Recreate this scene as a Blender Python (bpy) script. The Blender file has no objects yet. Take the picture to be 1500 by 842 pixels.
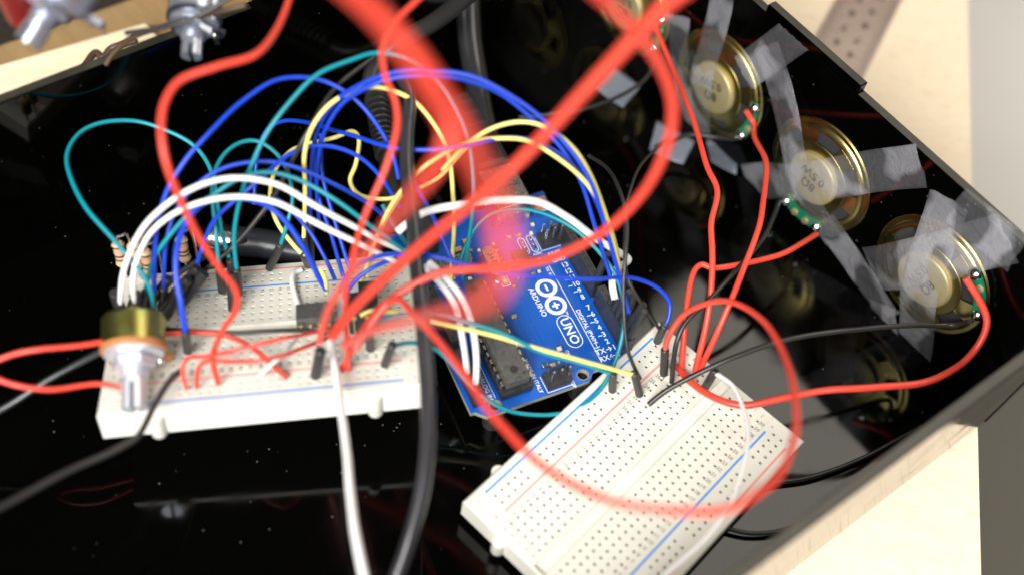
import bpy, bmesh, math, random
from mathutils import Vector as V, Matrix as M
from mathutils import noise as mnoise
from mathutils.geometry import tessellate_polygon
random.seed(7)
S = .001                                   # everything below is measured in millimetres
sc = bpy.context.scene
COL = sc.collection

# ---------------------------------------------------------------- camera (solved from the board's known sizes)
RM = (V((.40586599, .90771701, .10640784)), V((.78069188, -.28380345, -.55675469)), V((-.47517679, .30903953, -.82383347)))
CAM = V((189.875, -74.853, 288.955))
F = 1607.37                                # focal length in photo pixels (photo 1500 x 842)
cd = bpy.data.cameras.new('camera'); co = bpy.data.objects.new('camera', cd); COL.objects.link(co)
co.matrix_world = M(((RM[0].x, -RM[1].x, -RM[2].x, CAM.x*S), (RM[0].y, -RM[1].y, -RM[2].y, CAM.y*S),
                     (RM[0].z, -RM[1].z, -RM[2].z, CAM.z*S), (0, 0, 0, 1)))
cd.sensor_width = 36; cd.sensor_fit = 'HORIZONTAL'; cd.lens = F*36/1500
cd.clip_start = .004; cd.clip_end = 50
cd.dof.use_dof = True; cd.dof.focus_distance = .326; cd.dof.aperture_fstop = 4.4
sc.camera = co

# ---------------------------------------------------------------- light
sc.view_settings.view_transform = 'Standard'; sc.view_settings.look = 'None'
sc.view_settings.exposure = 0; sc.view_settings.gamma = 1
wd = bpy.data.worlds.new('World'); sc.world = wd; wd.use_nodes = True
wd.node_tree.nodes['Background'].inputs[0].default_value = (1, .93, .82, 1)
wd.node_tree.nodes['Background'].inputs[1].default_value = .02
PHI = .207
U = V((math.cos(PHI), math.sin(PHI), 0)); N = V((-math.sin(PHI), math.cos(PHI), 0)); ZZ = V((0, 0, 1))
def T(u, n, z): return U*u + N*n + ZZ*z    # tray coordinates: along the speaker wall, towards it, up
def area(name, pos, aim, sx, sy, power, col):
    l = bpy.data.lights.new(name, 'AREA'); l.shape = 'RECTANGLE'; l.size = sx; l.size_y = sy; l.energy = power; l.color = col
    o = bpy.data.objects.new(name, l); COL.objects.link(o); o.location = pos*S
    o.rotation_euler = (aim - pos).to_track_quat('-Z', 'Y').to_euler()
CEN = V((50, 15, 13))
area('ceiling_light', CEN + T(60, 760, 1150), CEN, 1.0, .55, 8.2, (1, .93, .80))
area('window_light', CEN + T(430, -860, 860), CEN, .75, .75, 37, (1, .975, .94))  # area lamp added on the camera side as fill
area('desk_light', CEN + T(700, -560, 560), CEN, .3, .3, 5, (.86, .92, 1))  # small cool area lamp on the camera side

# ---------------------------------------------------------------- helpers
def ray(px, py): return (RM[0]*((px-750)/F) + RM[1]*((py-421)/F) + RM[2])
def P(px, py, z):
    w = ray(px, py); return CAM + w*((z-CAM.z)/w.z)
def D(px, py, d): return CAM + ray(px, py)*d
WALL = 124.4
def onwall(px, py, d=WALL):
    w = ray(px, py); X = CAM + w*((d-CAM.dot(N))/w.dot(N)); return X.dot(U), X.z
LE1, LE2, LE3 = V((.273, .961, .039)).normalized(), V((-.925, .274, -.262)), V((-.263, .035, .964)).normalized()
LE2 = LE3.cross(LE1).normalized(); LO = V((41.3, -93.59, 32.43))
def onleft(px, py, h):
    w = ray(px, py); return CAM + w*((LO + LE3*h - CAM).dot(LE3)/w.dot(LE3))
RTH = -1.1831; RE1 = V((math.cos(RTH), math.sin(RTH), 0)); RE2 = V((-RE1.y, RE1.x, 0)); RO = V((58.618, 64.707, 15.66))
def frame(o, x, y, z): return M(((x.x, y.x, z.x, o.x), (x.y, y.y, z.y, o.y), (x.z, y.z, z.z, o.z), (0, 0, 0, 1)))
def rotz(a): return M.Rotation(a, 4, 'Z')
def tr(x, y, z=0): return M.Translation((x, y, z))
def smm(m):                                # millimetre matrix -> scene matrix (translation scaled)
    m = m.copy(); m.translation = m.translation*S; return m

_txt = {}
def text_mesh(s):
    if s not in _txt:
        c = bpy.data.curves.new('t', 'FONT'); c.body = s; c.align_x = 'CENTER'; c.align_y = 'CENTER'; c.size = 1; c.extrude = .01; c.offset = .016; c.resolution_u = 2
        o = bpy.data.objects.new('t', c); COL.objects.link(o)
        bpy.context.view_layer.update()
        me = bpy.data.meshes.new_from_object(o.evaluated_get(bpy.context.evaluated_depsgraph_get()))
        _txt[s] = ([v.co.copy() for v in me.vertices], [tuple(p.vertices) for p in me.polygons])
        bpy.data.objects.remove(o); bpy.data.curves.remove(c); bpy.data.meshes.remove(me)
    return _txt[s]

class B:
    def __init__(s): s.v = []; s.f = []; s.m = []; s.mi = 0
    def add(s, vs, fs, mat=None):
        o = len(s.v); s.v += [(mat @ V(v)) if mat else V(v) for v in vs]
        for f in fs: s.f.append(tuple(i+o for i in f)); s.m.append(s.mi)
        return s
    def box(s, lo, hi, mat=None, bev=0):
        if bev:
            bm = bmesh.new(); bmesh.ops.create_cube(bm, size=1)
            for v in bm.verts: v.co = V([(lo[i]+hi[i])/2 + v.co[i]*(hi[i]-lo[i]) for i in range(3)])
            bmesh.ops.bevel(bm, geom=bm.edges[:], offset=bev, segments=2, affect='EDGES', profile=.5)
            bm.verts.index_update(); s.add([v.co.copy() for v in bm.verts], [[v.index for v in f.verts] for f in bm.faces], mat); bm.free(); return s
        x0, y0, z0 = lo; x1, y1, z1 = hi
        return s.add([(x0,y0,z0),(x1,y0,z0),(x1,y1,z0),(x0,y1,z0),(x0,y0,z1),(x1,y0,z1),(x1,y1,z1),(x0,y1,z1)],
                     [(3,2,1,0),(4,5,6,7),(0,1,5,4),(1,2,6,5),(2,3,7,6),(3,0,4,7)], mat)
    def lathe(s, prof, seg=32, mat=None, a0=0, a1=2*math.pi, close=False):
        full = abs(a1-a0-2*math.pi) < 1e-6; k = seg if full else seg+1; vs = []; fs = []; L = len(prof)
        for i in range(k):
            a = a0 + (a1-a0)*i/seg
            vs += [(r*math.cos(a), r*math.sin(a), h) for r, h in prof]
        for i in range(seg):
            j = (i+1) % k
            for p in range(L if close else L-1):
                p2 = (p+1) % L; fs.append((i*L+p, j*L+p, j*L+p2, i*L+p2))
        if close and not full:
            fs.append(tuple(range(L-1, -1, -1))); fs.append(tuple(seg*L+p for p in range(L)))
        return s.add(vs, fs, mat)
    def cyl(s, p0, p1, r0, r1=None, seg=20):
        p0 = V(p0); p1 = V(p1); r1 = r0 if r1 is None else r1; a = (p1-p0); h = a.length
        q = a.to_track_quat('Z', 'Y').to_matrix().to_4x4(); q.translation = p0
        return s.lathe([(1e-4, 0), (r0, 0), (r1, h), (1e-4, h)], seg, q)
    def tube(s, pts, r, seg=10):
        n = len(pts); up = None; vs = []; fs = []
        for i in range(n):
            t = (pts[min(i+1, n-1)] - pts[max(i-1, 0)]).normalized()
            if up is None: up = t.orthogonal().normalized()
            up = (up - t*up.dot(t)).normalized(); b = t.cross(up)
            rr = r[i] if isinstance(r, list) else r
            vs += [pts[i] + (up*math.cos(2*math.pi*k/seg) + b*math.sin(2*math.pi*k/seg))*rr for k in range(seg)]
        for i in range(n-1):
            for k in range(seg):
                j = (k+1) % seg; fs.append((i*seg+k, i*seg+j, (i+1)*seg+j, (i+1)*seg+k))
        fs.append(tuple(range(seg-1, -1, -1))); fs.append(tuple((n-1)*seg+k for k in range(seg)))
        return s.add(vs, fs)
    def prism(s, outer, z0, z1, holes=(), mat=None):
        loops = [list(outer)] + [list(h) for h in holes]; flat = [p for l in loops for p in l]; k = len(flat)
        tris = tessellate_polygon([[V((p[0], p[1], 0)) for p in l] for l in loops])
        vs = [(p[0], p[1], z0) for p in flat] + [(p[0], p[1], z1) for p in flat]; fs = []
        for t in tris:
            a, b, c = [V(flat[i]).to_3d() for i in t]
            if (b-a).cross(c-a).z < 0: t = t[::-1]
            fs.append(tuple(i+k for i in t)); fs.append(tuple(t[::-1]))
        o = 0
        for l in loops:
            m = len(l)
            for i in range(m): j = (i+1) % m; fs.append((o+i, o+j, o+j+k, o+i+k))
            o += m
        return s.add(vs, fs, mat)
    def text(s, t, size, mat):
        vs, fs = text_mesh(t); return s.add([(v.x*size, v.y*size, v.z*size) for v in vs], fs, mat)
    def obj(s, name, mats, parent=None, mat=None, smooth=False, normals=True):
        me = bpy.data.meshes.new(name); me.from_pydata([v*S for v in s.v], [], s.f)
        for m in (mats if isinstance(mats, (list, tuple)) else [mats]): me.materials.append(m)
        if isinstance(mats, (list, tuple)): me.polygons.foreach_set('material_index', s.m)
        if normals:
            bm = bmesh.new(); bm.from_mesh(me); bmesh.ops.recalc_face_normals(bm, faces=bm.faces[:]); bm.to_mesh(me); bm.free()
        if smooth:
            me.polygons.foreach_set('use_smooth', [True]*len(me.polygons))
            try: me.set_sharp_from_angle(angle=math.radians(38))
            except Exception: pass
        o = bpy.data.objects.new(name, me); COL.objects.link(o)
        if parent: o.parent = parent
        if mat: o.matrix_local = smm(mat)
        return o
def circ(x, y, r, n=20): return [(x+r*math.cos(2*math.pi*i/n), y+r*math.sin(2*math.pi*i/n)) for i in range(n)]
def tag(o, label, cat=None, group=None, kind=None):
    if label: o['label'] = label
    if cat: o['category'] = cat
    if group: o['group'] = group
    if kind: o['kind'] = kind
    return o
def thing(name, label, cat, mat=None, group=None):
    o = bpy.data.objects.new(name, None); COL.objects.link(o); o.empty_display_size = .005
    if mat: o.matrix_world = smm(mat)
    return tag(o, label, cat, group)

# ---------------------------------------------------------------- materials
def mat(name, col, rough=.5, metal=0, spec=.5, coat=0, noise=None, bump=None, sss=0):
    m = bpy.data.materials.new(name); m.use_nodes = True; nt = m.node_tree; b = nt.nodes['Principled BSDF']
    b.inputs['Base Color'].default_value = (*col, 1); b.inputs['Roughness'].default_value = rough; b.inputs['Metallic'].default_value = metal
    b.inputs['Specular IOR Level'].default_value = spec; b.inputs['Coat Weight'].default_value = coat; b.inputs['Coat Roughness'].default_value = .08
    tc = nt.nodes.new('ShaderNodeTexCoord')
    if sss: b.inputs['Subsurface Weight'].default_value = sss; b.inputs['Subsurface Radius'].default_value = (.002, .002, .0015)
    if noise:                              # (scale per metre, second colour, amount)
        n = nt.nodes.new('ShaderNodeTexNoise'); n.inputs['Scale'].default_value = noise[0]; n.inputs['Detail'].default_value = 6
        r = nt.nodes.new('ShaderNodeValToRGB'); r.color_ramp.elements[0].position = .35; r.color_ramp.elements[1].position = .7
        r.color_ramp.elements[0].color = (*col, 1); r.color_ramp.elements[1].color = (*noise[1], 1)
        nt.links.new(tc.outputs['Object'], n.inputs['Vector']); nt.links.new(n.outputs[0], r.inputs[0]); nt.links.new(r.outputs[0], b.inputs['Base Color'])
        mr = nt.nodes.new('ShaderNodeMapRange'); mr.inputs[3].default_value = max(0, rough-.1); mr.inputs[4].default_value = min(1, rough+.12)
        nt.links.new(n.outputs[0], mr.inputs[0]); nt.links.new(mr.outputs[0], b.inputs['Roughness'])
    if bump:
        n = nt.nodes.new('ShaderNodeTexNoise'); n.inputs['Scale'].default_value = bump[0]; n.inputs['Detail'].default_value = 4
        k = nt.nodes.new('ShaderNodeBump'); k.inputs['Strength'].default_value = bump[1]; k.inputs['Distance'].default_value = .0002
        nt.links.new(tc.outputs['Object'], n.inputs['Vector']); nt.links.new(n.outputs[0], k.inputs['Height']); nt.links.new(k.outputs[0], b.inputs['Normal'])
    return m
def acrylic():
    m = mat('black_acrylic', (.0006, .0006, .0005), .03, spec=.33); nt = m.node_tree; b = nt.nodes['Principled BSDF']; L = nt.links.new
    tc = nt.nodes.new('ShaderNodeTexCoord')
    v = nt.nodes.new('ShaderNodeTexVoronoi'); v.inputs['Scale'].default_value = 260          # dust specks
    cr = nt.nodes.new('ShaderNodeValToRGB'); cr.color_ramp.elements[0].color = (1, 1, 1, 1); cr.color_ramp.elements[0].position = .035
    cr.color_ramp.elements[1].color = (0, 0, 0, 1); cr.color_ramp.elements[1].position = .075
    n = nt.nodes.new('ShaderNodeTexNoise'); n.inputs['Scale'].default_value = 45; n.inputs['Detail'].default_value = 3
    cn = nt.nodes.new('ShaderNodeValToRGB'); cn.color_ramp.elements[0].position = .45; cn.color_ramp.elements[1].position = .62
    mu = nt.nodes.new('ShaderNodeMath'); mu.operation = 'MULTIPLY'
    L(tc.outputs['Object'], v.inputs['Vector']); L(tc.outputs['Object'], n.inputs['Vector'])
    L(v.outputs['Distance'], cr.inputs[0]); L(n.outputs[0], cn.inputs[0]); L(cr.outputs[0], mu.inputs[0]); L(cn.outputs[0], mu.inputs[1])
    mx = nt.nodes.new('ShaderNodeMix'); mx.data_type = 'RGBA'; mx.inputs[6].default_value = (.0006, .0006, .0005, 1); mx.inputs[7].default_value = (.16, .15, .13, 1)
    L(mu.outputs[0], mx.inputs[0]); L(mx.outputs[2], b.inputs['Base Color'])
    mr = nt.nodes.new('ShaderNodeMapRange'); mr.inputs[3].default_value = .055; mr.inputs[4].default_value = .5
    L(mu.outputs[0], mr.inputs[0])
    sn = nt.nodes.new('ShaderNodeTexNoise'); sn.inputs['Scale'].default_value = 26; sn.inputs['Detail'].default_value = 5; sn.inputs['Distortion'].default_value = 1.5   # finger smears
    sr = nt.nodes.new('ShaderNodeMapRange'); sr.inputs[1].default_value = .5; sr.inputs[2].default_value = .75; sr.inputs[3].default_value = 0; sr.inputs[4].default_value = .14
    ad = nt.nodes.new('ShaderNodeMath'); L(tc.outputs['Object'], sn.inputs['Vector']); L(sn.outputs[0], sr.inputs[0]); L(mr.outputs[0], ad.inputs[0]); L(sr.outputs[0], ad.inputs[1]); L(ad.outputs[0], b.inputs['Roughness'])
    return m
def wood(name, c0, c1, fleck, ang):
    m = mat(name, c0, .55); nt = m.node_tree; b = nt.nodes['Principled BSDF']; L = nt.links.new
    tc = nt.nodes.new('ShaderNodeTexCoord'); mp = nt.nodes.new('ShaderNodeMapping'); mp.vector_type = 'TEXTURE'; mp.inputs['Rotation'].default_value = (0, 0, ang); mp.inputs['Scale'].default_value = (1/14, 1/160, 1/14)
    n = nt.nodes.new('ShaderNodeTexNoise'); n.inputs['Scale'].default_value = 1; n.inputs['Detail'].default_value = 6
    r = nt.nodes.new('ShaderNodeValToRGB'); r.color_ramp.elements[0].color = (*c0, 1); r.color_ramp.elements[1].color = (*c1, 1); r.color_ramp.elements[0].position = .3; r.color_ramp.elements[1].position = .75
    m2 = nt.nodes.new('ShaderNodeMapping'); m2.vector_type = 'TEXTURE'; m2.inputs['Rotation'].default_value = (0, 0, ang); m2.inputs['Scale'].default_value = (1/150, 1/1300, 1/150)
    n2 = nt.nodes.new('ShaderNodeTexNoise'); n2.inputs['Scale'].default_value = 1; n2.inputs['Detail'].default_value = 2
    r2 = nt.nodes.new('ShaderNodeValToRGB'); r2.color_ramp.elements[0].position = .57; r2.color_ramp.elements[1].position = .68
    mx = nt.nodes.new('ShaderNodeMix'); mx.data_type = 'RGBA'; mx.inputs[7].default_value = (*fleck, 1)
    L(tc.outputs['Object'], mp.inputs[0]); L(mp.outputs[0], n.inputs['Vector']); L(n.outputs[0], r.inputs[0]); L(r.outputs[0], mx.inputs[6])
    L(tc.outputs['Object'], m2.inputs[0]); L(m2.outputs[0], n2.inputs['Vector']); L(n2.outputs[0], r2.inputs[0])
    ml = nt.nodes.new('ShaderNodeMath'); ml.operation = 'MULTIPLY'; ml.inputs[1].default_value = .42; L(r2.outputs[0], ml.inputs[0]); L(ml.outputs[0], mx.inputs[0]); L(mx.outputs[2], b.inputs['Base Color'])
    return m
def tape_mat():
    m = bpy.data.materials.new('clear_tape'); m.use_nodes = True; nt = m.node_tree; nt.nodes.clear(); L = nt.links.new
    out = nt.nodes.new('ShaderNodeOutputMaterial'); mix = nt.nodes.new('ShaderNodeMixShader'); t = nt.nodes.new('ShaderNodeBsdfTransparent')
    p = nt.nodes.new('ShaderNodeBsdfPrincipled'); p.inputs['Base Color'].default_value = (.5, .5, .53, 1); p.inputs['Roughness'].default_value = .16
    tc = nt.nodes.new('ShaderNodeTexCoord'); wn = nt.nodes.new('ShaderNodeTexNoise'); wn.inputs['Scale'].default_value = 190; wn.inputs['Detail'].default_value = 3; wn.inputs['Distortion'].default_value = 2
    wb = nt.nodes.new('ShaderNodeBump'); wb.inputs['Strength'].default_value = .7; wb.inputs['Distance'].default_value = .0008; L(tc.outputs['Object'], wn.inputs['Vector']); L(wn.outputs[0], wb.inputs['Height']); L(wb.outputs[0], p.inputs['Normal'])
    n = nt.nodes.new('ShaderNodeTexNoise'); n.inputs['Scale'].default_value = 58; n.inputs['Detail'].default_value = 1.5
    r = nt.nodes.new('ShaderNodeValToRGB'); r.color_ramp.elements[0].position = .47; r.color_ramp.elements[0].color = (.05, .05, .05, 1)
    r.color_ramp.elements[1].position = .53; r.color_ramp.elements[1].color = (.185, .185, .185, 1)    # stuck patches are clearer than lifted ones
    L(tc.outputs['Object'], n.inputs['Vector']); L(n.outputs[0], r.inputs[0]); L(r.outputs[0], mix.inputs[0]); L(t.outputs[0], mix.inputs[1]); L(p.outputs[0], mix.inputs[2]); L(mix.outputs[0], out.inputs[0])
    return m
ACR = acrylic(); TAPE = tape_mat()
MW = wood('beech_table', (.81, .67, .48), (.85, .71, .52), (.52, .32, .21), math.radians(54))
MB_ = wood('brown_board', (.27, .17, .075), (.36, .24, .11), (.16, .09, .04), math.radians(20))  # brown tone paints the shade on the beech table
MP_ = wood('pale_lath', (.85, .73, .50), (.9, .8, .6), (.6, .4, .25), math.radians(80))
GREYF = mat('grey_floor', (.70, .68, .63), .6, noise=(2.2, (.8, .77, .72)))
CUT = mat('cut_acrylic_edge', (.026, .024, .018), .45, noise=(120, (.05, .045, .033)))
NICK = mat('nickel', (.52, .55, .62), .3, .8)
BBW = mat('cream_plastic', (.75, .735, .65), .45, sss=.15); BBT = mat('cream_plastic_face', (.76, .745, .66), .5, noise=(60, (.70, .685, .59)), sss=.1)
HOLE = mat('contact_metal', (.26, .225, .16), .5, .3)
LBLUE = mat('blue_print', (.05, .27, .75), .5); LRED = mat('red_print', (.85, .30, .26), .5); LGREY = mat('grey_print', (.20, .19, .17), .6)
PCB = mat('blue_solder_mask', (.003, .085, .43), .32, spec=.5, coat=.3, noise=(140, (.003, .095, .47))); PCBE = mat('board_edge', (.30, .28, .17), .6)
SILK = mat('white_print', (.85, .87, .87), .5)
BLK = mat('black_plastic', (.018, .018, .018), .4, noise=(300, (.03, .03, .03))); CHIP = mat('chip_plastic', (.055, .055, .05), .55, noise=(900, (.09, .09, .08)))
STEEL = mat('bright_metal', (.78, .77, .74), .25, 1, noise=(400, (.6, .6, .6))); GOLD = mat('gold_pin', (.8, .68, .42), .25, 1); TIN = mat('solder', (.75, .75, .72), .22, 1, bump=(900, .6))
BRASS = mat('passivated_steel', (.44, .39, .13), .28, 1, noise=(90, (.54, .44, .17)), bump=(70, .25)); MAGN = mat('magnet_steel', (.46, .39, .20), .45, .55, noise=(120, (.38, .32, .15)))
PAPER = mat('speaker_cone', (.02, .02, .02), .7); GRN = mat('green_board', (.005, .16, .08), .35); INK = mat('black_ink', (.02, .018, .015), .6)
PHEN = mat('brown_phenolic', (.42, .17, .05), .5); OLIVE = mat('olive_can', (.42, .38, .10), .35, 1, noise=(200, (.32, .34, .12))); ALU = mat('aluminium', (.76, .78, .84), .48, .8)
RES = mat('beige_resistor', (.52, .36, .20), .5); WHITE_CHIP = mat('pale_ceramic', (.75, .68, .5), .5); TAN = mat('tan_ceramic', (.42, .27, .15), .45); CAPB = mat('blue_can', (.03, .08, .5), .35)
WIRE = {'red': mat('red_insulation', (.70, .058, .034), .34, noise=(60, (.76, .07, .042))), 'blue': mat('blue_insulation', (.007, .045, .46), .35, noise=(60, (.009, .055, .54))),
        'teal': mat('teal_insulation', (.003, .20, .25), .35, noise=(60, (.004, .25, .30))), 'yellow': mat('yellow_insulation', (.82, .70, .18), .38, noise=(60, (.86, .76, .24))),
        'white': mat('white_insulation', (.80, .79, .77), .38, noise=(60, (.86, .85, .82))), 'black': mat('black_insulation', (.02, .019, .018), .35, noise=(60, (.03, .028, .026))),
        'grey': mat('grey_sheath', (.022, .022, .024), .22, noise=(60, (.03, .03, .033))), 'brown': mat('brown_insulation', (.09, .055, .03), .4)}

# ---------------------------------------------------------------- setting
def poly_uv(pts): return [tuple(T(u, n, 0).xy) for u, n in pts]
b = B(); b.prism(poly_uv([(-900, 1312), (14, 274.3), (181, 84.2), (620, -415), (400, -1200), (-900, -900)]), -18, 0)
tag(b.obj('table_top', MW), 'pale beech plywood table top under the black tray', kind='structure')
b = B(); b.box((-3000, -3000, -745), (3000, 3000, -740)); tag(b.obj('floor', GREYF), 'grey room floor far below the table edge', kind='structure')

# ---------------------------------------------------------------- black acrylic tray
tray = thing('acrylic_tray', 'glossy black acrylic tray that holds all the boards, wires and speakers', 'tray')
RIM = 64.5
def slab(name, u0, u1, n0, n1, z0, z1, tabs=None):
    fr = frame(V((0, 0, 0)), U, N, ZZ); b = B(); b.box((u0, n0, z0), (u1, n1, z1), fr, bev=.25)
    if tabs:
        for (a, c) in tabs:
            if u1-u0 > 5: b.box((a, n0+.02, z1-.4), (c, n1-.02, z1+3.2), fr, bev=.25)
            else: b.box((u0+.02, a, z1-.4), (u1-.02, c, z1+3.2), fr, bev=.25)
    p = b.obj(name, ACR, tray); r = B(); sp = sorted(tabs or []); along_u = u1-u0 > 5; lo, hi = (u0, u1) if along_u else (n0, n1); cuts = [lo] + [c for t in sp for c in t] + [hi]
    for i in range(len(cuts)-1):
        zt = z1+(3.2 if i % 2 else 0); g = .3; a, c = cuts[i]+g, cuts[i+1]-g
        if along_u: r.box((a, n0+g, zt-.2), (c, n1-g, zt+.05), fr)
        else: r.box((u0+g, a, zt-.2), (u1-g, c, zt+.05), fr)
    if z1 > 10: r.obj('cut_rim', CUT, p)
    return p
slab('base_panel', -58.2, 145.6, -215, WALL+.2, .02, 3)
slab('back_panel', -61.2, 149, WALL, WALL+3.2, .03, RIM, [(19.5, 59.5), (-46, -18)])
slab('front_panel', 145.5, 148.6, -215, WALL-.02, .05, RIM-1, [(-150, -110)])
slab('far_panel', -61.1, -58, -215, WALL-.02, .04, RIM-.5, [(-10, 30)])
slab('near_panel', -57.9, 145.4, -218.2, -215.05, .03, RIM)

# ---------------------------------------------------------------- things beyond the tray, upper left
fr = frame(V((0, 0, 0)), U, N, ZZ)
b = B(); b.prism(poly_uv([(-134.3, -71.2), (-129.4, -20), (-122.3, -19.2), (-119, -150), (-146, -170)]), .3, 5)
tag(b.obj('wood_lath', MP_), 'narrow pale wood lath lying on the table beyond the tray', 'lath')
b = B(); b.prism(poly_uv([(-70, 140), (-66, -240), (-300, -260), (-300, 140)]), .05, .28)  # added sheet whose brown colour stands in for shade on the table
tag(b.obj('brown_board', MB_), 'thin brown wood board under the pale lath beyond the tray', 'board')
lid = thing('lid_panel', 'upright black panel behind the brown board carrying the metal shafts', 'panel')
b = B(); b.box((-153, -300, .4), (-148, -17, 62), fr, bev=.3); b.obj('panel_sheet', BLK, lid)
b = B(); b.box((-200, -300, .4), (-153.1, -296, 62), fr, bev=.3); b.obj('side_sheet', BLK, lid)
def pot(label, o, axis, up, k=1., shaft=ALU, length=16, can=OLIVE, waf=PHEN):
    z = axis.normalized(); x = up.cross(z).normalized(); y = z.cross(x)
    t = thing('potentiometer', label, 'potentiometer', frame(o, x, y, z), 'potentiometers')
    b = B(); b.lathe([(1e-3, -9*k), (7.2*k, -9*k), (8*k, -8*k), (8*k, -.6*k), (1e-3, -.6*k)], 32); b.obj('can', can, t, smooth=True)
    b = B(); b.prism([(math.cos(a)*8.4*k, math.sin(a)*8.4*k) for a in [math.radians(i*15) for i in range(-3, 16)]] + [(-8.4*k, -8*k), (-7.4*k, -11*k), (7.4*k, -11*k), (8.4*k, -8*k)], -.6*k, .9*k); b.obj('wafer', waf, t)
    b = B(); b.lathe([(1e-3, .9*k), (7.6*k, .9*k), (7.6*k, 1.9*k), (6.6*k, 2.3*k), (1e-3, 2.3*k)], 28); b.obj('face_plate', shaft, t, smooth=True)
    pr = [(3.4*k, 2.3*k)]
    for i in range(9): pr += [(3.55*k, (2.6+i*.6)*k), (3.2*k, (2.9+i*.6)*k)]
    b = B(); b.lathe([(1e-3, 2.3*k)] + pr + [(1e-3, 7.9*k)], 24); b.obj('threaded_bushing', shaft, t, smooth=True)
    b = B(); b.prism([(5.6*k*math.cos(i*math.pi/3), 5.6*k*math.sin(i*math.pi/3)) for i in range(6)], 3*k, 5.2*k); b.obj('hex_nut', shaft, t)
    b = B()
    for sgn in (1, -1):
        pts = [(3*k*math.cos(a), .6*k+3*k*math.sin(a)*.85) for a in [math.pi*i/12 for i in range(13)]]
        b.prism([(sgn*y, x) for x, y in (pts[::-1] if sgn > 0 else pts)], 9*k, length*k)
    b.lathe([(1e-3, 7.9*k), (3*k, 7.9*k), (3*k, 9.6*k), (1e-3, 9.6*k)], 20); b.obj('split_shaft', shaft, t, smooth=True)
    for i in (-1, 0, 1):
        l = B(); l.box((i*5*k-.9*k, -15*k, .9*k), (i*5*k+.9*k, -8*k, 1.3*k)); lo = l.obj('terminal', STEEL, t)
        l = B(); l.lathe([(1e-3, 1.3*k), (1.5*k, 1.3*k), (1.1*k, 2*k), (1e-3, 2.3*k)], 12, tr(i*5*k, -8.6*k)); l.obj('solder_joint', TIN, lo, smooth=True)
    return t
DKS = mat('dark_steel', (.10, .11, .15), .35, .8)
tip = P(293, 84, 74); nut = P(283, 48, 82); ax = (tip-nut).normalized(); ax = (ax*.8 + RM[2]*-.75).normalized()
pot('silver potentiometer shaft with hex nut hanging beside the tray rim below two dark leads', nut - ax*4.1, ax, ZZ.cross(ax).cross(ax)*-1, .84, NICK, 13, NICK, DKS)
tip = P(86, 56, 92); nut = P(72, 14, 104); ax = (tip-nut).normalized(); ax = (ax*.8 + RM[2]*-.75).normalized()
pot('blurred silver potentiometer shaft beside a red cap at the upper left picture corner', nut - ax*4, ax, ZZ.cross(ax).cross(ax)*-1, .95, NICK, 14, NICK, NICK)
b = B(); c0 = P(40, 18, 96); c1 = P(20, -40, 112); b.cyl(c0, c1, 5, 6, 24); b.cyl(c0 + (c0-c1)*.12, c0, 4, 5, 24)
tag(b.obj('red_cap', mat('red_cap_plastic', (.20, .015, .012), .4), smooth=True), 'dark red plastic cap next to the blurred metal shaft', 'cap')

st = thing('stool', 'dark olive padded stool standing on the floor beyond the table edge', 'stool', tr(*P(1530, 650, -330)))  # added so its dark seat stands in for shadow on the room floor
b = B(); b.lathe([(1e-3, -50), (120, -50), (138, -38), (140, -12), (128, 0), (1e-3, 4)], 40); b.obj('seat', mat('olive_leather', (.10, .092, .072), .6, bump=(60, .5)), st, smooth=True)
for i in range(4):
    a = math.pi/4+i*math.pi/2; b = B(); b.cyl((95*math.cos(a), 95*math.sin(a), -50), (125*math.cos(a), 125*math.sin(a), -409), 11, 9); b.obj('leg', BLK, st, smooth=True)
# ---------------------------------------------------------------- steel ruler on the table
ra = T(-1.7, 196.8, 0); rb = T(23.5, 200.0, 0); rc = T(-14.3, 222.2, 0)
rx = (T(0.1, 248.2, 0) - T(23.5, 200, 0)).normalized(); ry = V((rx.y, -rx.x, 0)); rw = 24.0
ro = T(19.5, 208.2, 0) - rx*60 - ry*rw
RULM = mat('ruler_steel', (.55, .42, .36), .42, .75, noise=(25, (.62, .5, .44)))
ru = thing('steel_ruler', 'brushed pinkish steel ruler lying on the table behind the tray', 'ruler', frame(ro + ZZ*.06, rx, -ry, ZZ) @ tr(0, -rw))
b = B(); b.box((0, 0, 0), (320, rw, .9), bev=.15); b.obj('blade', RULM, ru)
b = B()
for i in range(4, 316):
    l = 6.5 if i % 10 == 0 else (4.8 if i % 5 == 0 else 3); b.box((i-.09, .6, .9), (i+.09, .6+l, .925)); b.box((i-.09, rw-.6-l, .9), (i+.09, rw-.6, .925))
b.obj('graduations', INK, ru); b = B()
for i in range(1, 31): b.text(str(i), 5.2, tr(i*10, 8.6, .93) @ rotz(math.pi/2)); b.text(str(i), 5.2, tr(i*10+4, rw-8.6, .93) @ rotz(math.pi/2))
b.obj('numerals', INK, ru)

fp = P(1470, 60, -740) + RM[0]*700 + ZZ*620
area('floor_lamp', fp, P(1470, 60, -740), .5, .5, 8, (1, .95, .88))  # lamp added out of view to brighten the far patch of room floor
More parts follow.
